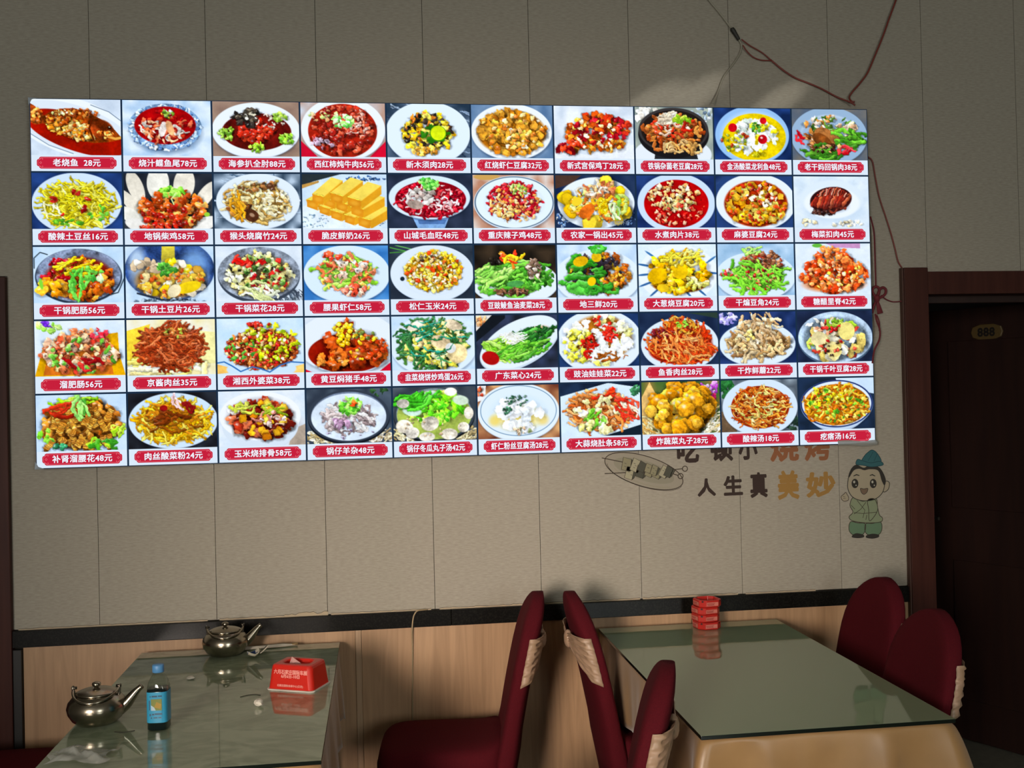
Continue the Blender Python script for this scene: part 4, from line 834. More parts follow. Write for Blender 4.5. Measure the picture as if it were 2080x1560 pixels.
 [('酸辣汤18元', 'hot and sour soup in a white bowl'), [('b', '586068', '98a4ac'), ('p', 14, 14, 14, 14, 12, 8, 'l', '306838 205028'), ('p', 140, 84, 14, 12, 20, 6, 'l', '203028 304838'), ('g', [(0, 60), (26, 60), (30, 100), (0, 100)], '6c5844', .3), ('P', 76, 52, 73, 54, 'd8e6f4', 0, 0), ('e', 76, 54, 58, 43, 'c4d4e4', 0, .6, .1), ('e', 76, 53, 57, 41, '98300c', 0, 1, 0, .3), ('p', 76, 53, 53, 38, 200, 3.2, 's', 'd88838 e8a858 c06824 f0c078 a84414', .5, 0, 1.2, None, 6), ('p', 70, 50, 40, 28, 16, 3.6, 's', 'f0e0a8 d8d080 b8b060', .5, 20, 1, None, 5), ('p', 76, 58, 50, 34, 40, 2.4, 'c', '7c200c 5c1808 e0a040')]],
 [('疙瘩汤16元', 'dough drop soup with egg and coriander'), [('b', '24344c', '1c2838'), ('g', [(74, 0), (150, 0), (150, 32), (110, 24), (76, 12)], 'd0e2f4', .05), ('P', 75, 50, 72, 46, 'dceaf8', 0, 0, 0, None, 'b8cce0', 12), ('e', 75, 50, 72, 46, '1c2c60'), ('e', 75, 50, 69, 43.5, 'e4eef8'), ('e', 75, 52, 65, 40, 'c07418', 0, 1, 0, .35), ('p', 75, 52, 61, 37, 190, 5, 'fs', 'd89428 c87c1c e8b040 b86818 f0c860', .7, 10, 1.2, None, 4), ('p', 60, 40, 46, 24, 30, 5, 'f', 'e0c830 d0b820 e8d858'), ('p', 75, 52, 58, 35, 40, 4, 'l', '5c9428 88b840 a8cc50 407820'), ('p', 75, 52, 58, 35, 30, 2.6, 'c', 'a84414 c85820')]],
]


def paint(ops, seed):
    p = Print(seed)
    for op in ops:
        k, a = op[0], op[1:]
        if k == 'b':
            p.bg(*a)
        elif k == 'P':
            p.plate(a[0], a[1], a[2], a[3], a[4], *( [a[6]] if len(a) > 6 else []), rot=a[5] if len(a) > 5 else 0,
                    rim=a[8] if len(a) > 8 else None, lip=a[9] if len(a) > 9 else 'c9d6e6', deep=a[10] if len(a) > 10 else 0)
        elif k == 'e':
            p.e(*a)
        elif k == 'p':
            p.pile(*a)
        elif k == 'g':
            p.poly(*a)
        elif k == 'l':
            p.line(*a)
        elif k == 'S':                            # stack of fried sticks seen at an angle
            def bar(x, y, dx, dy, w, h):
                t = (0.25 * w, 0.32 * w)
                A, B = (x, y), (x + w, y + .3 * w)
                p.poly([(x + w - .5, y + .3 * w), (x + w + dx, y + .3 * w + dy), (x + w + dx, y + .3 * w + dy + h), (x + w - .5, y + .3 * w + h)], 'dca030')
                p.poly([(x, y), (x + dx, y + dy), (x + w + dx, y + .3 * w + dy), (x + w, y + .3 * w)], 'f4d868')
                p.strip_at([(x + 1, y + 1), (x + w - 1, y + .3 * w)], 1.6, rgb('f0c850'))
                p.poly([(x, y + .5), (x + w, y + .3 * w + .5), (x + w - 1, y + .3 * w + h), (x + .5, y + h - 1)], 'd8922c')
                p.e(x + w * .5, y + .15 * w + h * .5, w * .42, h * .34, 'e8ac44', 12, .7, .6)
                p.line([(x + w, y + .3 * w), (x + w + dx, y + .3 * w + dy)], .5, 'e8bc50')
            for v in ((8, 46, 16, -9, 20, 15), (30, 58, 20, -12, 18, 14), (50, 66, 24, -14, 20, 15), (74, 74, 28, -14, 18, 15), (98, 78, 36, -22, 22, 17),
                      (38, 44, 12, -9, 20, 14), (60, 50, 14, -9, 20, 15), (86, 58, 38, -22, 22, 16), (18, 36, 34, -30, 20, 15), (50, 34, 36, -28, 22, 16), (80, 42, 36, -28, 24, 16)):
                bar(*v)
        elif k == 'R':                            # row of glazed belly slices
            for i in range(11):
                x = 40 + i * 6.2
                q = abs(i - 5) / 5
                top, bot = 24 + 14 * q * q, 62 - 6 * q
                p.strip_at([(x + 9, top), (x + 3, (top + bot) / 2), (x - 4, bot)], 3.4, rgb(('9c3424', '6c2018', 'b45a3c', '842a20')[i % 4]))
                p.strip_at([(x + 9.5, top - 1), (x + 4, (top + bot) / 2 - 6)], 1.1, rgb('dca890' if i % 2 else '3c1a18'))
            p.e(76, 60, 38, 9, '3a1614', -6, .5, .6)
        elif k == 'K':                            # scored kidney fans
            for i in range(34):
                x, y = 75 + p.r.uniform(-54, 54), 54 + p.r.uniform(-32, 32)
                t = p.r.uniform(.6, 2.2)
                w, L = 9, 20
                p.strip_at([(x - L / 2 * math.cos(t), y - L / 2 * math.sin(t)), (x + L / 2 * math.cos(t), y + L / 2 * math.sin(t))], 5.6, rgb('6c4014'))
                for j in range(8):
                    q = -L / 2 + j * L / 7
                    cx, cy = x + q * math.cos(t), y + q * math.sin(t)
                    dx, dy = -math.sin(t) * w / 2, math.cos(t) * w / 2
                    p.strip_at([(cx - dx, cy - dy), (cx + 1, cy + 1), (cx + dx, cy + dy)], 1.25,
                               rgb(('d09840', 'b87c30', 'e0ac58', 'c08438')[p.r.integers(4)]))
    return p.done()


# ------------------------------------------------------------------ the backlit menu board
BX0, BX1, BZ0, BZ1, BY = -1.139, 1.828, 1.387, 2.632, -0.05
menu = thing('menu_board', 'large backlit menu board with fifty dish pictures and prices on the wall', 'menu board',
             ((BX0 + BX1) / 2, 0, BZ0))
OX, OZ = (BX0 + BX1) / 2, BZ0
NAVY = glow('menu_navy_grid', '1c3048', 1.0)
mb = MB()
W_, H_ = BX1 - BX0, BZ1 - BZ0
mb.box((0, (BY + 0.001) / 2, H_ / 2), (W_, -BY - 0.001 - 0.0005, H_), 0)
mb.flat([(-W_ / 2 + .001, .001), (W_ / 2 - .001, .001), (W_ / 2 - .001, H_ - .001), (-W_ / 2 + .001, H_ - .001)], BY + 0.0003, 1)
mb.build('light_box', [mat('dark_sign_side', '20242a', 0.5), NAVY], menu)
WHITE = glow('menu_white', 'dcecfc', 1.0)
RED = glow('menu_red', 'c8203c', 1.0)
PINK = glow('menu_pink_line', 'f08490', 1.0)
LETTER = glow('menu_letter_white', 'f6f4ff', 1.0)
LSHADE = glow('menu_letter_edge', '8c1440', 1.0)
PRINT = bpy.data.materials.new('menu_printed_photograph')
PRINT.use_nodes = True
nt = PRINT.node_tree
nt.nodes.clear()
an = nt.nodes.new('ShaderNodeAttribute')
an.attribute_name = 'print'
em = nt.nodes.new('ShaderNodeEmission')
on = nt.nodes.new('ShaderNodeOutputMaterial')
nt.links.new(an.outputs['Color'], em.inputs[0])
nt.links.new(em.outputs[0], on.inputs[0])
PRINT.cycles.emission_sampling = 'NONE'

PX, PZ = W_ / 10, H_ / 5
GAP = 0.0062
picw, caph = PX - GAP, PZ * 0.218
pich = PZ - GAP - caph
gi, gj = np.meshgrid(np.arange(PW), np.arange(PH))
quads = (gj[:-1, :-1] * PW + gi[:-1, :-1]).ravel()
QUADS = np.stack([quads, quads + PW, quads + PW + 1, quads + 1], 1)


def picture(name, img, x0, z1, y, parent):
    me = bpy.data.meshes.new(name)
    n = PW * PH
    co = np.empty((n, 3), np.float32)
    co[:, 0] = x0 + picw * (gi.ravel() / (PW - 1))
    co[:, 1] = y
    co[:, 2] = z1 - pich * (gj.ravel() / (PH - 1))
    me.vertices.add(n)
    me.vertices.foreach_set('co', co.ravel())
    q = len(QUADS)
    me.loops.add(q * 4)
    me.loops.foreach_set('vertex_index', QUADS.ravel().astype(np.int32))
    me.polygons.add(q)
    me.polygons.foreach_set('loop_start', np.arange(0, q * 4, 4, dtype=np.int32))
    me.update(calc_edges=True)
    at_ = me.color_attributes.new('print', 'FLOAT_COLOR', 'POINT')
    c = np.clip(img.reshape(-1, 3), 0, 1)
    c = np.where(c <= 0.04045, c / 12.92, ((c + 0.055) / 1.055) ** 2.4)
    at_.data.foreach_set('color', np.concatenate([c, np.ones((n, 1))], 1).astype(np.float32).ravel())
    me.materials.append(PRINT)
    o = bpy.data.objects.new(name, me)
    COL.objects.link(o)
    o.parent = parent
    return o


def banner_outline(cx, cz, w, h):
    """plaque with stepped round corners"""
    r = h * 0.2
    out = []
    for sx, sz, seq in ((1, 1, 0), (-1, 1, 1), (-1, -1, 0), (1, -1, 1)):
        c = [(w / 2, h / 2 - 1.6 * r), (w / 2 - .35 * r, h / 2 - 1.05 * r), (w / 2 - .9 * r, h / 2 - .95 * r), (w / 2 - 1.0 * r, h / 2 - .4 * r), (w / 2 - 1.6 * r, h / 2)]
        if seq:
            c = c[::-1]
        out += [(cx + sx * a, cz + sz * b) for a, b in c]
    return out


for i, ((cap, alt), ops) in enumerate(DISHES):
    r, c = divmod(i, 10)
    x0 = -W_ / 2 + c * PX + GAP / 2
    z1 = H_ - r * PZ - GAP / 2
    ph = picture('dish_picture', paint(ops, i + 11), x0, z1, BY - 0.0005, menu)
    ph['label'] = 'picture of ' + alt
    mb = MB()
    cz0, cz1 = z1 - pich - caph, z1 - pich
    mb.flat([(x0, cz0), (x0 + picw, cz0), (x0 + picw, cz1), (x0, cz1)], BY - 0.0005)
    card = mb.build('caption_strip', WHITE, menu)
    mb = MB()
    cx, cz, bw, bh = x0 + picw / 2 + .001, (cz0 + cz1) / 2 + .001, picw * 0.885, caph * 0.74
    mb.flat(banner_outline(cx, cz, bw, bh), BY - 0.0009, 0)
    mb.stroke(banner_outline(cx, cz, bw - .008, bh - .0075), 0.0007, BY - 0.0012, 1, True)
    for s in (-1, 1):
        ex = cx + s * (bw / 2 - .0125)
        mb.stroke([(ex, cz + .0038), (ex + .0036, cz), (ex, cz - .0038), (ex - .0036, cz)], 0.0011, BY - 0.0012, 1, True)
        for t in (-1, 1):
            fx, fz = cx + s * (bw / 2 - .0165), cz + t * (bh / 2 - .0085)
            mb.stroke([(fx + s * .0065, fz), (fx + s * .003, fz + t * .0036), (fx - s * .002, fz + t * .0036), (fx - s * .003, fz), (fx - s * .0005, fz - t * .001)], 0.001, BY - 0.0012, 1)
    long_ = len(cap) > 9
    v, f = text_mesh(cap, 0.0268, 0.0007, fit=0.203, space=1.06)
    mb.add([(cx + a + .0008, BY - 0.0014, cz - .0099 + b - .0008) for a, b in v], f, 2)
    mb.add([(cx + a, BY - 0.0017, cz - .0095 + b) for a, b in v], f, 3)
    mb.build('price_banner', [RED, PINK, LSHADE, LETTER], card)
# delivery note printed faintly across the corn stew picture
mb = MB()
letters(mb, '美团外卖', 0.017, -W_ / 2 + 6.80 * PX, H_ - PZ - pich + .008, BY - 0.0009, 0, fit=0.07)
mb.build('faint_print', glow('menu_faint_print', '7c90b0', 1), menu)
# peeling film along the lower right corner and at the two left corners
mb = MB()
pts = [(W_ / 2 - .15 + .015 * k, .0035 + .0045 * math.sin(k * .8) * (k / 10) - .006 * (k / 10) ** 2) for k in range(11)]
for k in range(10):
    a, b = pts[k], pts[k + 1]
    h0, h1 = .004 + .0006 * k, .004 + .0006 * (k + 1)
    y0, y1 = BY - .003 - .0007 * k, BY - .003 - .0007 * (k + 1)
    mb.add([(a[0], y0, a[1] - .006), (b[0], y1, b[1] - .006), (b[0], y1 - .004, b[1] + h1 - .004), (a[0], y0 - .004, a[1] + h0 - .004),
            (b[0], BY - .0012, b[1] + .012), (a[0], BY - .0012, a[1] + .012)], [(0, 1, 2, 3), (3, 2, 4, 5)])
mb.build('peeling_film', mat('grey_plastic_film', '9a9a94', 0.25, Transmission_Weight=0.2), menu, smooth=True)
mb = MB()
for cx, cz, s in ((-W_ / 2, 0, 1), (-W_ / 2, H_, -1)):
    mb.add([(cx - .003, BY - .004, cz - s * .001), (cx + .028, BY - .004, cz + s * .001), (cx + .012, BY - .012, cz + s * .008), (cx - .001, BY - .005, cz + s * .026)],
           [(0, 1, 2), (0, 2, 3)])
mb.build('film_corner', mat('white_film_corner', 'b8c4d0', 0.35), menu)

# ------------------------------------------------------------------ stickers on the wall cloth
YW = -0.0012
BROWN, TAN, ORANGE = mat('dark_brown_sticker', '33231c', 0.8), mat('ochre_sticker', '9a7438', 0.8), mat('rust_orange_sticker', '8f5a38', 0.8)


def glyph_sticker(parent, ch, px, py, w, h, m, tilt=0.0, wx=1.0):
    """one cut letter whose box is centred on photograph pixel px, py"""
    p = at(px, py)
    v, f = text_mesh(ch, 1.0, 0.04)
    xs, ys = [a for a, b in v], [b for a, b in v]
    cx, cy = (min(xs) + max(xs)) / 2, (min(ys) + max(ys)) / 2
    kx, ky = w / (max(xs) - min(xs)), h / (max(ys) - min(ys))
    ca, sa = math.cos(tilt), math.sin(tilt)
    mb = MB()
    q = []
    n = len(v) // 13
    for i, (a, b) in enumerate(v):
        a, b = (a - cx) * kx, (b - cy) * ky
        q.append((p.x + a * ca - b * sa, YW - 4e-5 * (i // n), p.z + a * sa + b * ca))
    mb.add(q, f)
    o = mb.build('letter', m, parent)
    return o


PXM = 1.0 / 570.0                                  # metres per photograph pixel on the facing wall
slogan = thing('wall_slogan', 'two line Chinese slogan in dark brown, ochre and rust sticker letters under the menu board', 'lettering')
for ch, x, y, w, h, m in (('吃', 1397, 912, 48, 58, BROWN), ('顿', 1465, 910, 50, 56, BROWN), ('小', 1519, 909, 42, 52, BROWN),
                          ('烧', 1593, 908, 64, 62, ORANGE), ('烤', 1660, 907, 58, 60, ORANGE),
                          ('人', 1435, 990, 40, 38, BROWN), ('生', 1489, 986, 42, 42, BROWN), ('真', 1541, 985, 38, 54, BROWN),
                          ('美', 1601, 985, 48, 62, TAN), ('妙', 1667, 984, 66, 54, TAN)):
    glyph_sticker(slogan, ch, x, y, w * PXM, h * PXM, m, 0.012)

# plate of skewers
INK, PALE, GREY1, GREY2 = mat('ink_line_sticker', '3c3024', 0.8), mat('pale_plate_tint', '989080', 0.85), mat('sage_grey_tint', '8a8468', 0.85), mat('dark_olive_tint', '4c4c40', 0.85)


def pxs(pts, y=YW):
    return [(q.x, q.z) for q in (at(a, b) for a, b in pts)]


plate = thing('skewer_plate_sticker', 'drawn oval plate with two meat skewers stuck on the wall left of the slogan', 'wall sticker')
c = at(1308, 957)
mb = MB()
mb.flat(ellipse(c.x, c.z, .152, .055, 48, -.32), YW, 0)
mb.stroke(ellipse(c.x, c.z, .152, .055, 48, -.32), .003, YW - .0006, 1, True)
mb.stroke(ellipse(c.x + .004, c.z - .006, .148, .052, 24, -.32, math.pi * 1.05, math.pi * 1.95), .0016, YW - .0006, 1)
mb.flat(ellipse(c.x, c.z + .002, .118, .036, 40, -.32), YW - .0003, 2)
mb.stroke(ellipse(c.x + .006, c.z - .004, .13, .043, 20, -.32, math.pi * 1.15, math.pi * 1.8), .0012, YW - .0006, 3)
mb.build('plate', [PALE, INK, mat('plate_inner_tint', '8c8775', 0.85), GREY1], plate)
rnd = random.Random(8)
for stick, blocks, ring in (([(1222, 930), (1262, 938), (1330, 955), (1368, 954), (1386, 952)],
                             [(1272, 943, 17), (1290, 945, 16), (1303, 948, 14), (1316, 951, 12), (1328, 955, 12)], (1391, 952)),
                            ([(1228, 962), (1268, 960), (1330, 962), (1366, 962), (1378, 966)],
                             [(1278, 961, 15), (1300, 958, 16), (1318, 957, 14), (1334, 960, 15), (1348, 958, 15), (1357, 958, 13)], (1382, 967))):
    mb = MB()
    mb.stroke(pxs(stick), .0032, YW - .0008, 0)
    q = at(*ring)
    mb.stroke(ellipse(q.x, q.z, .0095, .0095, 18), .0032, YW - .0008, 0, True)
    sk = mb.build('skewer', [INK], plate)
    mb = MB()
    for k, (bx, by, s) in enumerate(blocks):
        p = at(bx, by)
        h = s * PXM * .82 * (1.0 + .15 * rnd.random())
        w = s * PXM * .62
        t = -.28 + .4 * (rnd.random() - .5)
        quad = [(p.x + a * w * math.cos(t) - b * h * math.sin(t), p.z + a * w * math.sin(t) + b * h * math.cos(t)) for a, b in ((-.95, -.8), (.8, -1), (1, .75), (-.7, 1))]
        mid = [quad[1], quad[2], (quad[2][0] + w * .55, quad[2][1] - h * .3), (quad[1][0] + w * .5, quad[1][1] + h * .25)]
        yk = YW - .0011 - .0003 * k
        mb.flat(quad, yk, (0, 0, 1, 2)[(k + len(blocks)) % 4])
        mb.flat(mid, yk, 2)
        mb.stroke(quad, .002, yk - .0001, 3, True)
        mb.stroke(mid, .0018, yk - .0001, 3, True)
        for _ in range(3):
            a = (p.x + w * rnd.uniform(-.5, .4), p.z + h * rnd.uniform(-.5, .5))
            mb.stroke([a, (a[0] + w * .4, a[1] - h * .15)], .0016, yk - .0001, 2)
    mb.build('meat_cubes', [GREY1, mat('pale_sage_tint', 'a39d82', 0.85), GREY2, INK], sk)

# plain cartoon serving boy
boy = thing('cartoon_waiter_sticker', 'drawn boy in teal cap and green robe on the wall right of the slogan', 'wall sticker')
SKIN, HAIR, TEAL, ROBE, PANTS = (mat('pale_sticker_skin', 'a0957e', 0.85), mat('black_sticker_hair', '2c2822', 0.85), mat('teal_sticker_cap', '2f5f64', 0.85),
                                 mat('sage_green_sticker', '828c6e', 0.85), mat('green_sticker_trousers', '5f7a5e', 0.85))
WHT = mat('white_sticker', 'b4b0a0', 0.85)


def shape(mb, pts, y, mi, line=.0026, li=None, smooth=True):
    q = pxs(pts)
    if smooth:
        ring = [(a, 0, b) for a, b in q]
        n = len(ring)
        ext = ring[-2:] + ring + ring[:3]
        sp = smooth_path(ext, 5)
        q = [(v.x, v.z) for v in sp[10:10 + 5 * n]]
    mb.flat(q, y, mi)
    if li is not None:
        mb.stroke(q, line, y - .0001, li, True)


mb = MB()                                          # face and neck
shape(mb, [(1722, 975), (1728, 955), (1745, 944), (1772, 943), (1788, 955), (1796, 978), (1792, 1000), (1776, 1014), (1752, 1017), (1732, 1010), (1722, 994)], YW - .0012, 0, .0028, 1)
shape(mb, [(1793, 982), (1800, 977), (1806, 981), (1804, 993), (1797, 999), (1792, 996)], YW - .0010, 0, .0026, 1)
for ex in (1736, 1773):
    p = at(ex, 982)
    mb.flat(ellipse(p.x, p.z, .0135, .0175, 24), YW - .0016, 1)
    mb.flat(ellipse(p.x - .003, p.z + .006, .0042, .005, 14), YW - .0018, 2)
    mb.flat(ellipse(p.x + .004, p.z - .007, .0026, .0026, 12), YW - .0018, 2)
mb.stroke(pxs([(1733, 967), (1739, 964), (1745, 966)]), .0045, YW - .0016, 1, taper=True)
mb.stroke(pxs([(1766, 966), (1771, 964), (1777, 967)]), .0045, YW - .0016, 1, taper=True)
shape(mb, [(1747, 992), (1754, 993), (1762, 992), (1760, 1000), (1754, 1004), (1749, 1000)], YW - .0016, 3, .002, 1)
mb.build('head', [SKIN, HAIR, WHT, mat('rose_sticker_mouth', '74604c', 0.85)], boy)
mb = MB()
shape(mb, [(1724, 970), (1727, 954), (1738, 944), (1754, 950), (1766, 944), (1786, 950), (1798, 972), (1796, 986), (1790, 976), (1783, 956), (1766, 953), (1755, 955), (1744, 952), (1733, 956)], YW - .0020, 0)
mb.build('hair', [HAIR], boy)
mb = MB()
shape(mb, [(1750, 938), (1755, 926), (1763, 918), (1771, 914), (1781, 921), (1789, 938), (1770, 942)], YW - .0024, 0, .0026, 1)
shape(mb, [(1738, 943), (1741, 933), (1752, 936), (1768, 940), (1784, 937), (1792, 940), (1791, 945), (1770, 948), (1752, 945)], YW - .0028, 0, .0026, 1)
mb.stroke(pxs([(1762, 936), (1768, 926), (1772, 918)]), .0018, YW - .0031, 1)
mb.stroke(pxs([(1774, 937), (1778, 928), (1780, 922)]), .0018, YW - .0031, 1)
mb.build('cap', [TEAL, mat('dark_teal_sticker', '1f4448', 0.85)], boy)
mb = MB()
shape(mb, [(1733, 1010), (1752, 1018), (1778, 1012), (1782, 1030), (1786, 1046), (1792, 1052), (1788, 1060), (1760, 1062), (1732, 1058), (1724, 1050), (1732, 1040), (1726, 1026)], YW - .0008, 0, .0026, 1)
shape(mb, [(1762, 1016), (1776, 1014), (1782, 1036), (1766, 1058), (1764, 1036)], YW - .0012, 0, .0024, 1)
for l in ([(1740, 1016), (1756, 1036), (1752, 1052)], [(1758, 1020), (1748, 1034), (1734, 1044)], [(1734, 1041), (1752, 1043), (1780, 1040)], [(1728, 1026), (1736, 1034)], [(1760, 1046), (1758, 1056)]):
    mb.stroke(pxs(l), .002, YW - .0016, 1)
mb.build('robe', [ROBE, INK], boy)
mb = MB()
shape(mb, [(1708, 1008), (1713, 1004), (1717, 1000), (1720, 1004), (1723, 1010), (1722, 1016), (1714, 1018), (1709, 1014)], YW - .0014, 0, .0022, 1)
mb.stroke(pxs([(1711, 1008), (1716, 1009)]), .0014, YW - .0017, 1)
mb.stroke(pxs([(1712, 1012), (1717, 1012)]), .0014, YW - .0017, 1)
mb.build('hand', [SKIN, INK], boy)
mb = MB()
shape(mb, [(1727, 1060), (1742, 1062), (1757, 1064), (1756, 1080), (1748, 1087), (1732, 1086), (1724, 1076)], YW - .0006, 0, .0026, 1)
shape(mb, [(1758, 1064), (1772, 1063), (1788, 1060), (1791, 1074), (1784, 1086), (1766, 1087), (1757, 1080)], YW - .0006, 0, .0026, 1)
mb.build('trousers', [PANTS, INK], boy)
mb = MB()
shape(mb, [(1732, 1086), (1740, 1083), (1753, 1086), (1754, 1091), (1742, 1093), (1730, 1091)], YW - .0010, 0)
shape(mb, [(1760, 1087), (1772, 1084), (1784, 1086), (1784, 1091), (1772, 1094), (1759, 1092)], YW - .0010, 0)
mb.build('shoes', [HAIR], boy)

# ------------------------------------------------------------------ loose wires and the red cord
WIRER, WIREW = mat('faded_red_wire', '7a3228', 0.5), mat('off_white_wire', 'a09a88', 0.5)


def wire(name, px, rad, m, label, y=-.008, cat='wire', parent=None, ys=None):
    pts = [at(a, b, ys[i] if ys else y) for i, (a, b) in enumerate(px)]
    mb = MB()
    mb.tube(smooth_path(pts, 8), rad, 8)
    o = mb.build(name, m, parent, smooth=True)
    if not parent:
        tag(o, label, cat)
    return o


w = thing('white_cable', 'thin off-white cable coming down from the ceiling with a black joint to behind the board', 'cable')
wire('cable', [(1428, -18), (1440, 0), (1463, 28), (1485, 57)], .0028, WIREW, '', parent=w)
wire('cable_tail', [(1500, 79), (1506, 92), (1503, 108), (1493, 125), (1480, 142), (1468, 160), (1459, 184), (1449, 211)], .0026, WIREW, '', parent=w,
     ys=[-.008] * 7 + [-.03])
wire('joint', [(1486, 57), (1493, 68), (1501, 81)], [.0055, .0085, .0088, .009, .009, .009, .0088, .0085, .008, .008, .008, .0078, .0075, .0072, .007, .0068, .005], mat('black_tape_joint', '2a2822', 0.6), '', parent=w)
w = thing('red_wire_pair', 'red twin wire running from the black joint to the top right board corner', 'wire')
wire('strand', [(1506, 80), (1524, 93), (1548, 107), (1566, 122)], .0025, WIRER, '', parent=w, ys=[-.016, -.012, -.008, -.008])
wire('strand', [(1509, 92), (1517, 104), (1530, 116), (1546, 122), (1566, 123)], .0025, WIRER, '', parent=w, ys=[-.016, -.012, -.01, -.008, -.008])
wire('twisted_pair', [(1566, 122), (1590, 142), (1615, 158), (1640, 168), (1668, 180), (1700, 197), (1728, 208), (1737, 214)], .0034, WIRER, '', parent=w,
     ys=[-.008] * 6 + [-.03, -.036])
wire('red_wire', [(1826, -20), (1820, 0), (1806, 38), (1794, 72), (1776, 116), (1762, 148), (1746, 170), (1732, 186), (1725, 198), (1730, 206), (1736, 207)], .0034, WIRER,
     'red wire hanging from the ceiling and hooking to the top right corner of the board', ys=[-.013] * 9 + [-.024, -.026])
wire('hanging_wire', [(1762, 318), (1772, 328), (1778, 360), (1786, 400), (1799, 440), (1810, 475), (1818, 505), (1824, 530), (1832, 544)], .0028, WIRER,
     'dark red wire trailing down the wall from the board to the door frame', y=-.006)
bow = thing('red_cord_bow', 'red cord tied in a bow at the right edge of the menu board', 'cord')
CORD = mat('red_braided_cord', '6c2028', 0.8)
wire('cord', [(1768, 440), (1775, 470), (1777, 510), (1778, 545), (1779, 582)], .003, CORD, '', parent=bow, ys=[-.02, -.024, -.024, -.022, -.02])
for px in ([(1780, 606), (1772, 592), (1776, 583), (1784, 584), (1786, 594), (1781, 606)], [(1781, 606), (1786, 590), (1793, 584), (1799, 588), (1798, 597), (1791, 603), (1782, 607)]):
    mb = MB()
    mb.tube(smooth_path([at(a, b, -.018) for a, b in px], 8), .005, 10)
    mb.build('loop', CORD, bow, smooth=True)
mb = MB()
p = at(1781, 606, -.018)
mb.lathe([(0.001, -.016), (.009, -.012), (.012, 0), (.009, .011), (.001, .015)], (p.x, p.y, p.z), 14)
mb.build('knot', CORD, bow, smooth=True)
for px in ([(1779, 612), (1774, 622), (1770, 636)], [(1782, 612), (1785, 624), (1788, 637)]):
    a = [at(q[0], q[1], -.018) for q in px]
    mb = MB()
    mb.tube(smooth_path(a, 6), [.006 + .0005 * k for k in range(13)], 8, flat=.5)
    mb.build('tassel', CORD, bow, smooth=True)
wire('cord', [(1778, 638), (1781, 652), (1787, 670), (1786, 690), (1776, 712), (1772, 738)], .0034, CORD, '', parent=bow, ys=[-.018, -.024, -.04, -.056, -.058, -.056])
wire('cord', [(1781, 640), (1786, 655), (1786, 672)], .0026, CORD, '', parent=bow, y=-.02)
wire('cord', [(1790, 600), (1800, 608), (1814, 613), (1831, 612)], .0024, CORD, '', parent=bow, ys=[-.018, -.012, -.008, -.026])
wire('thin_cable', [(868, 1238), (850, 1240), (843, 1246), (839, 1258), (837, 1284), (838, 1320), (838, 1400), (838, 1560)], .0026, mat('cream_thin_cable', 'a08c6a', 0.5),
     'thin cream cable looping over the black rail and running down the oak wainscot', y=-.0165, cat='cable', ys=[-.003, -.016, -.018, -.018, -.017, -.008, -.0066, -.0066])

# ------------------------------------------------------------------ tables with draped cloths and glass tops
SATIN = tex(mat('champagne_satin_cloth', '9c7a4e', 0.38, Sheen_Weight=0.2), (3, 3, 3), nscale=3, detail=3, cols=('957348', 'a38054'))
GLASS = mat('green_glass_top', '87997b', 0.03, ior=1.9)
GLASS_EDGE = mat('dark_green_glass_edge', '0c140f', 0.15)
MARBLE = tex(mat('green_marbled_glass_top', '7d8a70', 0.03, ior=1.9), (2.4, 3.6, 1), nscale=2.4, detail=8, cols=('78846a', '94a085'), pos=(0.35, 0.62), distort=2.2)
LEGM = mat('table_leg_steel', '4a4a48', 0.4, 0.7)
TZ = 0.742                                        # cloth-covered table height; glass on top reaches 0.757


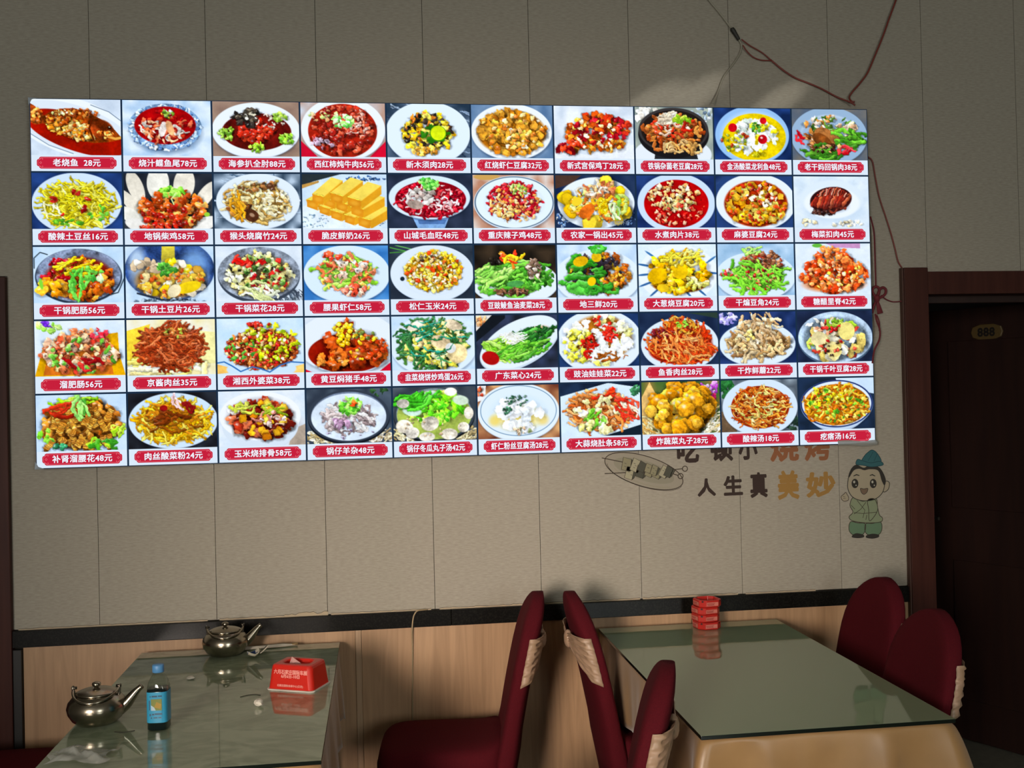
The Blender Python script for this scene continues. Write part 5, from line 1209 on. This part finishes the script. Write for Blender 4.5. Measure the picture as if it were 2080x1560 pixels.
def dining_table(x0, x1, y0, y1, label, cloth_label, glass_label, glass_mat, seed):
    cx, cy = (x0 + x1) / 2, (y0 + y1) / 2
    w, d = x1 - x0, y1 - y0
    t = thing('dining_table', label, 'table', (cx, cy, 0))
    mb = MB()
    mb.box((0, 0, TZ - .018), (w - .03, d - .03, .03))
    mb.build('tabletop', mat('chipboard_top', '8c7454', 0.6), t, bevel=.004)
    for sx in (-1, 1):
        for sy in (-1, 1):
            mb = MB()
            mb.tube([(sx * (w / 2 - .05), sy * (d / 2 - .05), 0), (sx * (w / 2 - .05), sy * (d / 2 - .05), TZ - .034)], .018, 14)
            mb.build('leg', LEGM, t, smooth=True)
    # cloth: flat top, rounded edge, falling skirt with folds and drooping corners
    rnd = random.Random(seed)
    a, b = w / 2 - .004, d / 2 - .004
    per = []
    NX, NY = 26, 46
    for i in range(NX):
        per.append((-a + 2 * a * i / NX, -b, 0, -1))
    for i in range(NY):
        per.append((a, -b + 2 * b * i / NY, 1, 0))
    for i in range(NX):
        per.append((a - 2 * a * i / NX, b, 0, 1))
    for i in range(NY):
        per.append((-a, b - 2 * b * i / NY, -1, 0))
    n = len(per)
    corners = (0, NX, NX + NY, 2 * NX + NY)
    rows = []
    K = 12
    ph = [rnd.random() * 6.28 for _ in range(4)]
    QS = (0, .012, .04, .09, .16, .25, .35, .46, .57, .68, .79, .9, 1.0)
    for k in range(K + 1):
        q = QS[k]
        ring = []
        for i, (x, y, nx, ny) in enumerate(per):
            dc = min(min(abs(i - c), n - abs(i - c)) for c in corners)
            c0 = min(corners, key=lambda c: min(abs(i - c), n - abs(i - c)))
            fc = math.exp(-(dc / 2.4) ** 2)
            fold = .008 * math.sin(i * .55 + ph[0]) + .006 * math.sin(i * .21 + ph[1]) + .006 * abs(math.sin(i * .83 + ph[2])) ** 3
            if ny == 1 or (c0 >= NX + NY and fc > .3 and ny != -1 and y > b - .06):
                out = .004
                drop = .21 * q
                fc2 = fc * .25
            else:
                out = .003 + (.008 + fold * (1.8 if ny == -1 else 1)) * q ** .7
                drop = .21 * q
                if ny == -1 and i in (6, 13, 19):
                    out += .006 * min(1, q * 8)
                fc2 = fc
            sxn, syn = (1 if x > 0 else -1), (1 if y > 0 else -1)
            ox = nx * out + sxn * fc2 * .062 * q ** .75 * (0.75 if dc else 1)
            oy = ny * out + (syn * fc2 * .062 * q ** .75 if syn < 0 else 0)
            # pinch either side of the corner so that it hangs as a flute
            if 2 <= dc <= 6 and syn < 0:
                ox -= nx * .022 * math.sin((dc - 2) / 4 * math.pi) * q
                oy -= ny * .022 * math.sin((dc - 2) / 4 * math.pi) * q
            zz = TZ - (0.0 if k == 0 else .001) - drop - .07 * fc2 * q ** 1.5
            ring.append((x + ox, min(y + oy, d / 2 + .01), zz))
        rows.append(ring)
    mb = MB()
    top = [[(p[0] * s, p[1] * s, TZ + .003) for p in per] for s in (.5, .985)]
    mb.loft(top + [[(p[0], p[1], TZ + .0015) for p in per]] + rows[1:], 0, cap=False)
    mb.add([(x * .5, y * .5, TZ + .003) for x, y, _, _ in per], [tuple(range(n))])
    cl = mb.build('tablecloth', SATIN, None, smooth=True, weld=True)
    cl.location = (cx, cy, 0)
    s = cl.modifiers.new('thickness', 'SOLIDIFY')
    s.thickness, s.offset = .0015, -1
    tag(cl, cloth_label, 'tablecloth')
    mb = MB()
    mb.box((0, 0, 0), (w + .006, d + .006, .0105), 0)
    for k in range(len(mb.m)):
        mb.m[k] = 1 if k >= 2 else 0
    g = mb.build('glass_tabletop', [glass_mat, GLASS_EDGE], None, bevel=.0012)
    g.location = (cx, cy, TZ + .0035 + .00555)
    tag(g, glass_label, 'glass top')
    return t


GZ = TZ + .0035 + .00525 + .00553                 # upper face of the glass
dining_table(-.808, -.153, -1.215, -.05, 'rectangular dining table on the left carrying the kettles and the blue label bottle',
             'satin tablecloth hanging from the left table with the kettles', 'green marbled glass sheet under the two kettles', MARBLE, 3)
dining_table(.766, 1.424, -1.226, -.05, 'rectangular dining table on the right with nothing but a red ashtray stack',
             'champagne satin tablecloth with a fluted front corner on the right table', 'plain green glass sheet under the red ashtray stack', GLASS, 5)

# ------------------------------------------------------------------ banquet chairs in red covers with champagne sashes
COVER = tex(mat('dark_red_stretch_cover', '501119', 0.9, spec=0.1), (60, 60, 60), nscale=6, detail=3, cols=('4a0f17', '56131b'))
SASH = tex(mat('champagne_sash_satin', 'a88a6c', 0.4), (8, 8, 8), nscale=4, detail=2, cols=('9c8064', 'b0927a'))
SEAT_Z, TOP_Z, LEAN, BW, BT = .49, .952, .19, .186, .033


def back_x(z):
    return -.2 - LEAN * (z - .45) - .12 * max(0, z - .6) ** 2


def half_w(z):
    if z < .74:
        return BW * (0.94 + .06 * min(1, (z - .3) / .3))
    q = (z - .74) / (TOP_Z - .74)
    return BW * math.sqrt(max(0, 1 - q ** 2.3)) * (1 - .02 * q)


def make_chair():
    t = thing('banquet_chair', 'chair', 'chair')
    # backrest: padded panel with an arched top, leaning back
    mb = MB()
    rings = []
    zs = [.30, .36, .42, .48, .54, .60, .66, .72, .77, .81, .845, .875, .90, .92, .935, .945, .951]
    for z in zs:
        hw = max(half_w(z), .012)
        tk = BT * (1 if z < .85 else max(.5, 1 - .5 * ((z - .85) / .102) ** 2.5))
        if z < .5:
            tk *= 1.12
        ring = []
        for k in range(28):
            a = 2 * math.pi * k / 28
            cx, sy = math.cos(a), math.sin(a)
            px = math.copysign(abs(cx) ** .55, cx) * tk
            py = math.copysign(abs(sy) ** .42, sy) * hw
            ring.append((back_x(z) + px + .012 * (1 - (py / BW) ** 2) * -1, py, z))
        rings.append(ring)
    mb.loft(rings)
    mb.build('backrest', COVER, t, smooth=True)
    # seat cushion with soft edges and a fillet rising into the back
    mb = MB()
    rings = []
    for z, g in ((.385, .99), (.42, 1.0), (.455, 1.0), (.478, .975), (.49, .92), (.497, .8), (.501, .55), (.502, .2)):
        ring = []
        for k in range(36):
            a = 2 * math.pi * k / 36
            cx, sy = math.cos(a), math.sin(a)
            px = math.copysign(abs(cx) ** .45, cx) * .205 * g
            py = math.copysign(abs(sy) ** .45, sy) * .19 * g
            lift = .035 * max(0, (-px - .1) / .1) ** 2 if z > .45 else 0
            ring.append((px + .0, py, z + lift))
        rings.append(ring)
    mb.loft(rings)
    mb.build('seat', COVER, t, smooth=True)
    # skirt of the cover: hangs to the floor in soft folds
    mb = MB()
    rings = []
    for j in range(11):
        q = j / 10
        z = .44 - .43 * q
        ring = []
        for k in range(96):
            a = 2 * math.pi * k / 96
            cx, sy = math.cos(a), math.sin(a)
            f = 1 + (.012 * math.sin(9 * a + .6) + .014 * math.sin(14 * a)) * q ** .8 + .02 * q
            px = math.copysign(abs(cx) ** .45, cx) * .208 * f
            py = math.copysign(abs(sy) ** .45, sy) * .1935 * f
            ring.append((px - .012 * q * (cx < 0), py, z))
        rings.append(ring)
    mb.loft(rings, cap=False)
    sk = mb.build('skirt', COVER, t, smooth=True)
    # sash: two pleated wings drawn together at a knot behind the back
    wings = []
    for s in (-1, 1):
        mb = MB()
        NU, NV = 18, 44
        vs, fs = [], []
        for i in range(NU + 1):
            u = i / NU                              # 0 at the knot, 1 wrapped round the side
            for j in range(NV + 1):
                v = j / NV
                hi, lo = .812 + .024 * min(1, u * 2.5), .786 - .098 * u ** .95
                z = lo + (hi - lo) * v
                hw = half_w(z)
                pleat = (.0042 * math.sin(v * 34 + u * 5) + .003 * math.sin(v * 61 - u * 9)) * (.35 + .65 * u)
                if u < .86:
                    y = hw * 1.0 * (u / .86)
                    x = back_x(z) - BT * (1 - (u / .86) ** 6 * .35) - .007 - .024 * (1 - u / .86) ** 1.5 - .006 * math.sin(u / .86 * math.pi) + pleat
                else:
                    q = (u - .86) / .14
                    y = hw + .004 * q + pleat * .4
                    x = back_x(z) - BT * .8 + .022 * q - .006 * (1 - q)
                vs.append((x, s * y, z))
        for i in range(NU):
            for j in range(NV):
                a = i * (NV + 1) + j
                f = (a, a + 1, a + NV + 2, a + NV + 1)
                fs.append(f if s > 0 else f[::-1])
        mb.add(vs, fs)
        o = mb.build('sash', SASH, t, smooth=True)
        so = o.modifiers.new('thickness', 'SOLIDIFY')
        so.thickness = .002
        wings.append(o)
    mb = MB()
    rings = []
    for q, r in ((-.03, .006), (-.022, .015), (-.01, .02), (.008, .021), (.02, .016), (.028, .006)):
        rings.append([(back_x(.80) - BT - .027 + r * .7 * math.cos(a), r * 1.0 * math.sin(a) * (1 + .08 * math.sin(5 * a)), .80 + q)
                      for a in (2 * math.pi * k / 20 for k in range(20))])
    mb.loft(rings)
    mb.build('sash_knot', SASH, t, smooth=True)
    return t


proto = make_chair()
GROUP = 'red covered banquet chairs'
first = True
# x, y of the seat centre, heading of the seat front, label
for cx, cy, rz, lb in (
        (.186, -.29, math.pi - .10, 'red covered chair seen side-on right of the left table near the wall'),
        (.93, -.36, -.04, 'red covered chair tucked under the left side of the right table, bow on its back'),
        (.362, -1.185, math.pi - .27, 'nearest red covered chair, cut by the picture edge beside the glass corner'),
        (1.365, -.37, math.pi, 'red covered chair right of the right table against the black rail'),
        (1.265, -.86, math.pi - .05, 'red covered chair right of the right table in front of the dark door frame'),
        (-1.18, -.32, 0.0, 'red covered chair left of the left table, only a seat corner in view')):
    ch = proto if first else copy_tree(proto)
    first = False
    ch.location, ch.rotation_euler = (cx, cy, 0), (0, 0, rz)
    tag(ch, lb, 'chair', GROUP)

# ------------------------------------------------------------------ things on the tables
STEEL = tex(mat('tarnished_stainless_steel', '9c9484', 0.24, 1.0), (6, 6, 6), nscale=5, detail=4, cols=('8e8676', 'a8a08f'))
STEEL_D = mat('darker_steel_trim', '5c564c', 0.22, 1.0)


def make_kettle():
    k = thing('kettle', 'kettle', 'kettle')
    mb = MB()
    mb.lathe([(.001, .0), (.042, .0), (.05, .0025), (.063, .0135), (.0725, .0295), (.0755, .044), (.072, .058), (.062, .07), (.051, .077), (.049, .0795), (.047, .0795)], n=48)
    mb.build('body', STEEL, k, smooth=True)
    mb = MB()
    mb.lathe([(.0495, .078), (.0525, .0795), (.0525, .0825), (.048, .0845), (.04, .0875), (.026, .091), (.012, .0925), (.001, .093)], n=40)
    lid = mb.build('lid', STEEL, k, smooth=True)
    mb = MB()
    mb.lathe([(.006, .0925), (.0055, .095), (.0095, .0975), (.0115, .1015), (.0105, .1055), (.006, .108), (.001, .1085)], n=24)
    mb.build('knob', STEEL, lid, smooth=True)
    mb = MB()
    mb.tube(smooth_path([(.058, 0, .036), (.074, 0, .046), (.09, 0, .064), (.104, 0, .08), (.116, 0, .09)], 5),
            [.02 - .0125 * min(1, i / 17) for i in range(21)], 16, cap=True)
    mb.build('spout', STEEL, k, smooth=True)
    for s, h in ((-1, .1), (1, .099)):
        mb = MB()
        x = s * .057
        mb.loft([[(x - .003, -.009, .07), (x + .003, -.009, .07), (x + .003, .009, .07), (x - .003, .009, .07)],
                 [(x + s * .003 - .002, -.006, h), (x + s * .003 + .002, -.006, h), (x + s * .003 + .002, .006, h), (x + s * .003 - .002, .006, h)]])
        lug = mb.build('handle_lug', STEEL_D, k, bevel=.0015)
        mb = MB()
        mb.tube([(x + s * .006, 0, .0945), (x - s * .007, 0, .0945)], .004, 10)
        mb.build('rivet', STEEL_D, lug, smooth=True)
    mb = MB()                                      # bail handle folded down onto the shoulder
    pts = [(.0565 * math.cos(a) * 1.02, -.067 * math.sin(a), .093 - .024 * math.sin(a)) for a in (math.pi * i / 24 for i in range(25))]
    mb.tube(pts, .0032, 10)
    mb.build('handle', STEEL, k, smooth=True)
    return k


kt = make_kettle()
k2 = copy_tree(kt)
kt.location, kt.rotation_euler = (-.757, -.812, GZ), (0, 0, .0)
tag(kt, 'stainless steel kettle on the left table beside the blue label bottle', 'kettle', 'steel kettles')
k2.location, k2.rotation_euler = (-.522, -.135, GZ), (0, 0, .12)
tag(k2, 'stainless steel kettle against the wall in front of the black rail', 'kettle', 'steel kettles')

# sauce bottle with a blue label
bt = thing('sauce_bottle', 'clear plastic sauce bottle with dark liquid, blue label and blue cap', 'bottle', (-.581, -.895, GZ), -.08)
CLEAR = clear_mat('clear_bottle_plastic', 'eef4f0', .2)


def sq_ring(r, z, p=.55, n=28):
    return [(math.copysign(abs(math.cos(a)) ** p, math.cos(a)) * r, math.copysign(abs(math.sin(a)) ** p, math.sin(a)) * r, z)
            for a in (2 * math.pi * i / n for i in range(n))]


mb = MB()
mb.loft([sq_ring(r, z, p) for r, z, p in ((.024, .0, .6), (.0265, .004, .5), (.0265, .1, .5), (.0262, .11, .55), (.024, .122, .7), (.0185, .134, .9), (.0135, .142, 1), (.0125, .148, 1))], cap=True)
mb.build('bottle_body', CLEAR, bt, smooth=True)
mb = MB()
mb.loft([sq_ring(r, z, p) for r, z, p in ((.0235, .0012, .6), (.0257, .0045, .5), (.0257, .098, .5), (.0255, .1045, .52))])
mb.build('liquid', mat('dark_sauce_liquid', '0e1a1e', 0.15), bt, smooth=True)
mb = MB()
mb.loft([sq_ring(.0272, z, .5) for z in (.022, .1)], cap=False)
LB = mb.build('label', [mat('bright_blue_label', '2f8fb4', 0.35)], bt, smooth=True)
mb = MB()
yl = -.0277
mb.flat([(-.012, .054), (.0155, .054), (.0155, .083), (-.012, .083)], yl, 0)
mb.flat([(-.012, .054), (.0, .054), (-.004, .062), (-.012, .068)], yl - .0002, 1)
mb.flat([(-.004, .062), (.012, .058), (.014, .07), (.002, .076)], yl - .0002, 2)
for x0, x1, z0, z1 in ((-.015, -.012, .088, .091), (-.01, .004, .088, .092), (.006, .016, .089, .092), (-.016, -.0125, .04, .046), (-.01, -.004, .042, .046), (-.003, .016, .043, .047),
                       (-.013, -.01, .033, .037), (-.006, .004, .034, .037), (.006, .014, .034, .037), (-.017, -.015, .055, .08)):
    mb.flat([(x0, z0), (x1, z0), (x1, z1), (x0, z1)], yl, 3)
mb.build('label_print', [mat('label_olive_picture', '6c7428', 0.4), mat('label_white_bowl', 'a8bcc4', 0.4), mat('label_ochre_food', '9c7c20', 0.4), mat('label_dark_print', '163c58', 0.4)], LB)
mb = MB()
mb.lathe([(.0142, .146), (.0148, .147), (.0148, .163), (.0135, .1655), (.001, .166)], n=32)
mb.build('cap', mat('soft_blue_cap', '4c84b4', 0.4), bt, smooth=True)

# red tissue box
REDP = mat('glossy_red_plastic', 'c42418', 0.28)
tb = thing('tissue_box', 'red plastic tissue box with pale printing and a white base on the left table', 'tissue box', (-.249, -.572, GZ), -.42)
mb = MB()


def rr(w, d, z, r=.014, n=5):
    out = []
    for sx, sy, a0 in ((1, 1, 0), (-1, 1, 90), (-1, -1, 180), (1, -1, 270)):
        for i in range(n + 1):
            a = math.radians(a0 + 90 * i / n)
            out.append((sx * (w / 2 - r) + r * math.cos(a), sy * (d / 2 - r) + r * math.sin(a), z))
    return out


TW, TD = .147, .112
mb.loft([rr(TW, TD, .004), rr(TW - .002, TD - .002, .006), rr(TW - .016, TD - .014, .064), rr(TW - .021, TD - .019, .0705, .012), rr(TW - .03, TD - .028, .073, .01),
         rr(.09, .058, .0735, .02), rr(.084, .052, .071, .02), rr(.08, .048, .062, .02)])
mb.build('box_body', REDP, tb, smooth=False, bevel=.001)
mb = MB()
mb.loft([rr(TW + .008, TD + .008, 0, .016), rr(TW + .008, TD + .008, .0045, .016)])
mb.build('base_rim', mat('white_plastic_rim', 'c0b8ac', 0.4), tb, bevel=.001)
mb = MB()
mb.add([(-.03, -.006, .06), (-.006, .004, .06), (-.022, .0, .0855), (-.012, -.012, .064), (.008, .002, .066)], [(0, 3, 2), (3, 4, 2), (0, 2, 1), (1, 2, 4)])
mb.build('tissue', mat('pinkish_tissue', 'c89890', 0.9), tb)
mb = MB()
sl = .007 / .058                                    # printed face leans back a little
PRT = mat('pale_pink_print', 'e0988c', 0.5)


def face_text(txt, size, z, fit=None, bold=.0004):
    v, f = text_mesh(txt, size, bold, fit)
    mb.add([(a, -TD / 2 + .001 + (z + b - .006) * sl - .0009 - 3e-5 * (i // (len(v) // 7)), z + b) for i, (a, b) in enumerate(v)], f)


face_text('六月石家庄国际车展', .0135, .0485, .107)
face_text('6月6日-10日', .0115, .0375)
face_text('石家庄国际会展中心(正定)', .0072, .0125, .085, .0002)
mb.build('printing', PRT, tb)

# little blue and white spoon
sp = thing('soup_spoon', 'small white porcelain spoon with a blue pattern beside the far kettle', 'spoon', (-.415, -.195, GZ), .5)
mb = MB()
rings = []
for q, r in ((.0, .006), (.12, .0165), (.4, .021), (.7, .0165), (.95, .007)):
    z = .0045 + .012 * (abs(q - .42) / .5) ** 1.7
    rings.append([(-.03 + .045 * q, -r, z + .010), (-.03 + .045 * q, -r * .75, z + .003), (-.03 + .045 * q, 0, z), (-.03 + .045 * q, r * .75, z + .003), (-.03 + .045 * q, r, z + .010)])
rings_b = rings
mb.loft(rings, cap=False, closed=False)
o = mb.build('bowl', mat('white_porcelain', 'c4bca8', 0.15), sp, smooth=True)
so = o.modifiers.new('thickness', 'SOLIDIFY')
so.thickness = .002
mb = MB()
rings = []
for q in (0, .25, .5, .75, 1):
    x, z, r = .01 + .032 * q, .0095 + .022 * q ** 1.4, .0085 - .001 * q
    rings.append([(x, -r, z + .003), (x + .002, 0, z), (x, r, z + .003), (x - .001, 0, z + .0025)])
mb.loft(rings)
mb.build('handle', mat('white_porcelain', 'c4bca8', 0.15), sp, smooth=True)

mb = MB()
mb.loft([[(x - .001, y * .72, z + .0016) for x, y, z in r] for r in rings_b[:4]], cap=False, closed=False)
mb.build('blue_pattern', mat('blue_glaze', '284272', 0.2), sp, smooth=True)

# chopsticks in a paper sleeve
cs = thing('chopstick_sleeve', 'chopsticks in a white paper sleeve lying behind the far kettle spout', 'chopsticks', (-.39, -.075, GZ), .16)
mb = MB()
mb.loft([[(x, -w, .0035), (x, -w * .4, .011 - t), (x, w * .5, .0105 - t), (x, w, .0035), (x, 0, .0012)] for x, w, t in ((-.085, .013, .0), (-.02, .0125, .001), (.05, .012, .0), (.083, .0105, .004), (.09, .007, .006))])
mb.build('sleeve', mat('white_paper_sleeve', 'bcb4a4', 0.6), cs, smooth=False)
for y in (-.004, .004):
    mb = MB()
    mb.tube([(.08, y, .0055), (.099, y, .0065)], .0028, 8)
    mb.build('chopstick', mat('pale_bamboo', 'a8885c', 0.6), cs, smooth=True)

# crumpled scraps
TISSUE = mat('crumpled_white_tissue', 'cfc8b8', 0.9)


def scrap(name, x, y, r, seed, label, flat=.7):
    rnd = random.Random(seed)
    bm = bmesh.new()
    bmesh.ops.create_icosphere(bm, subdivisions=2, radius=r)
    for v in bm.verts:
        v.co *= 1 + .5 * (rnd.random() - .5)
        v.co.z *= flat
    lo = min(v.co.z for v in bm.verts)
    for v in bm.verts:
        v.co.z -= lo
    me = bpy.data.meshes.new(name)
    bm.to_mesh(me)
    bm.free()
    me.materials.append(TISSUE)
    o = bpy.data.objects.new(name, me)
    COL.objects.link(o)
    o.location = (x, y, GZ)
    tag(o, label, 'tissue scrap')


scrap('crumpled_tissue', -.345, -.757, .013, 2, 'crumpled white tissue scrap in front of the red tissue box')
scrap('crumpled_tissue', -.585, -.425, .0125, 6, 'flat white tissue scrap behind the blue label bottle', .35)
for pts, lb in (([(-.408, -.655), (-.39, -.64), (-.368, -.637), (-.352, -.648)], 'dark hair-thin strand lying left of the red tissue box'),
                ([(-.69, -.905), (-.665, -.915), (-.64, -.905)], 'dark thin twig lying between the near kettle and the bottle')):
    mb = MB()
    mb.tube(smooth_path([(a, b, GZ + .0013) for a, b in pts], 6), .0011, 6)
    tag(mb.build('thin_strand', mat('dark_strand', '2c2a1e', 0.7), None, smooth=True), lb, 'strand')

# limp clear plastic bag at the near left corner of the table
rnd = random.Random(12)
mb = MB()
NU, NV = 18, 12
vs = []
for i in range(NU + 1):
    for j in range(NV + 1):
        u, v = i / NU, j / NV
        x = -.795 + .14 * u + .01 * math.sin(v * 7)
        y = -1.135 + .1 * v + .02 * math.sin(u * 5)
        e = math.sin(math.pi * u) * math.sin(math.pi * v)
        z = GZ + .003 + .03 * e * (0.55 + .45 * math.sin(u * 9 + v * 5)) * abs(math.sin(u * 4 + 1)) + .004 * rnd.random()
        vs.append((x, y, z))
mb.add(vs, [(i * (NV + 1) + j, (i + 1) * (NV + 1) + j, (i + 1) * (NV + 1) + j + 1, i * (NV + 1) + j + 1) for i in range(NU) for j in range(NV)])
BAG = bpy.data.materials.new('milky_plastic_bag')
BAG.use_nodes = True
nt = BAG.node_tree
b = nt.nodes['Principled BSDF']
b.inputs['Base Color'].default_value = (.62, .64, .6, 1)
b.inputs['Roughness'].default_value = .25
b.inputs['Alpha'].default_value = .45
tag(mb.build('plastic_bag', BAG, None, smooth=True), 'limp translucent plastic bag at the near left corner of the left table', 'plastic bag')

# stack of red ashtrays
ASH = mat('red_ashtray_plastic', 'b8241c', 0.35)
STICK = mat('pink_ashtray_sticker', 'd07a6c', 0.5)


def octo(w, c, z):
    a = w / 2
    return [(a, -a + c, z), (a, a - c, z), (a - c, a, z), (-a + c, a, z), (-a, a - c, z), (-a, -a + c, z), (-a + c, -a, z), (a - c, -a, z)]


def make_ashtray():
    t = thing('ashtray', 'ashtray', 'ashtray')
    h = .0255
    mb = MB()
    mb.loft([octo(.082, .018, 0), octo(.086, .019, .003), octo(.086, .019, h - .003), octo(.083, .018, h), octo(.07, .015, h), octo(.064, .013, .008), octo(.02, .004, .0065)])
    mb.build('tray', ASH, t, bevel=.0012)
    for k in range(4):
        a = k * math.pi / 2
        mb = MB()
        vs = lambda x0, x1, z0, z1, dy: [(x * math.cos(a) - y * math.sin(a), x * math.sin(a) + y * math.cos(a), z)
                                         for x, y, z in ((x0, -dy, z0), (x1, -dy, z0), (x1, -dy, z1), (x0, -dy, z1))]
        mb.add(vs(-.022, .022, .0055, .0185, .0434), [(0, 1, 2, 3)], 0)
        for x0, x1, z0, z1 in ((-.021, .009, .0135, .0152), (-.02, .006, .0098, .0118), (-.02, .008, .0068, .0078)):
            mb.add(vs(x0, x1, z0, z1, .0437), [(0, 1, 2, 3)], 1)
        mb.build('printed_sticker', [STICK, mat('dark_red_sticker_print', '8c1c18', 0.5)], t)
        mb = MB()
        d = .0433 * math.sqrt(2) - .0134 + .0002
        b2 = a + math.pi / 4
        mb.add([(x * math.cos(b2) - y * math.sin(b2), x * math.sin(b2) + y * math.cos(b2), z) for x, y, z in
                ((-.0035, -d, .018), (.0035, -d, .018), (.0035, -d, .0242), (-.0035, -d, .0242))], [(0, 1, 2, 3)])
        mb.build('notch_shade', mat('dark_red_notch_shade', '3c0a08', 0.6), t)  # flat dark patch, painted as the shade inside a cigarette rest notch
    return t


ash = make_ashtray()
names = ('red ashtray at the bottom of the stack on the right table', 'red ashtray second from the bottom of the stack on the right table',
         'red ashtray third from the bottom of the stack on the right table', 'red ashtray topmost of the stack on the right table, its rim and hollow in view')
for k in range(4):
    t = ash if k == 0 else copy_tree(ash)
    t.location = (1.140 + (.0, -.002, -.002, .004)[k], -.118 + (.0, .004, .003, .002)[k], GZ + .0003 + k * .0258)
    t.rotation_euler = (0, 0, math.radians((6, 12, 12, 9)[k]))
    tag(t, names[k], 'ashtray', 'stacked red ashtrays')

bpy.context.view_layer.update()
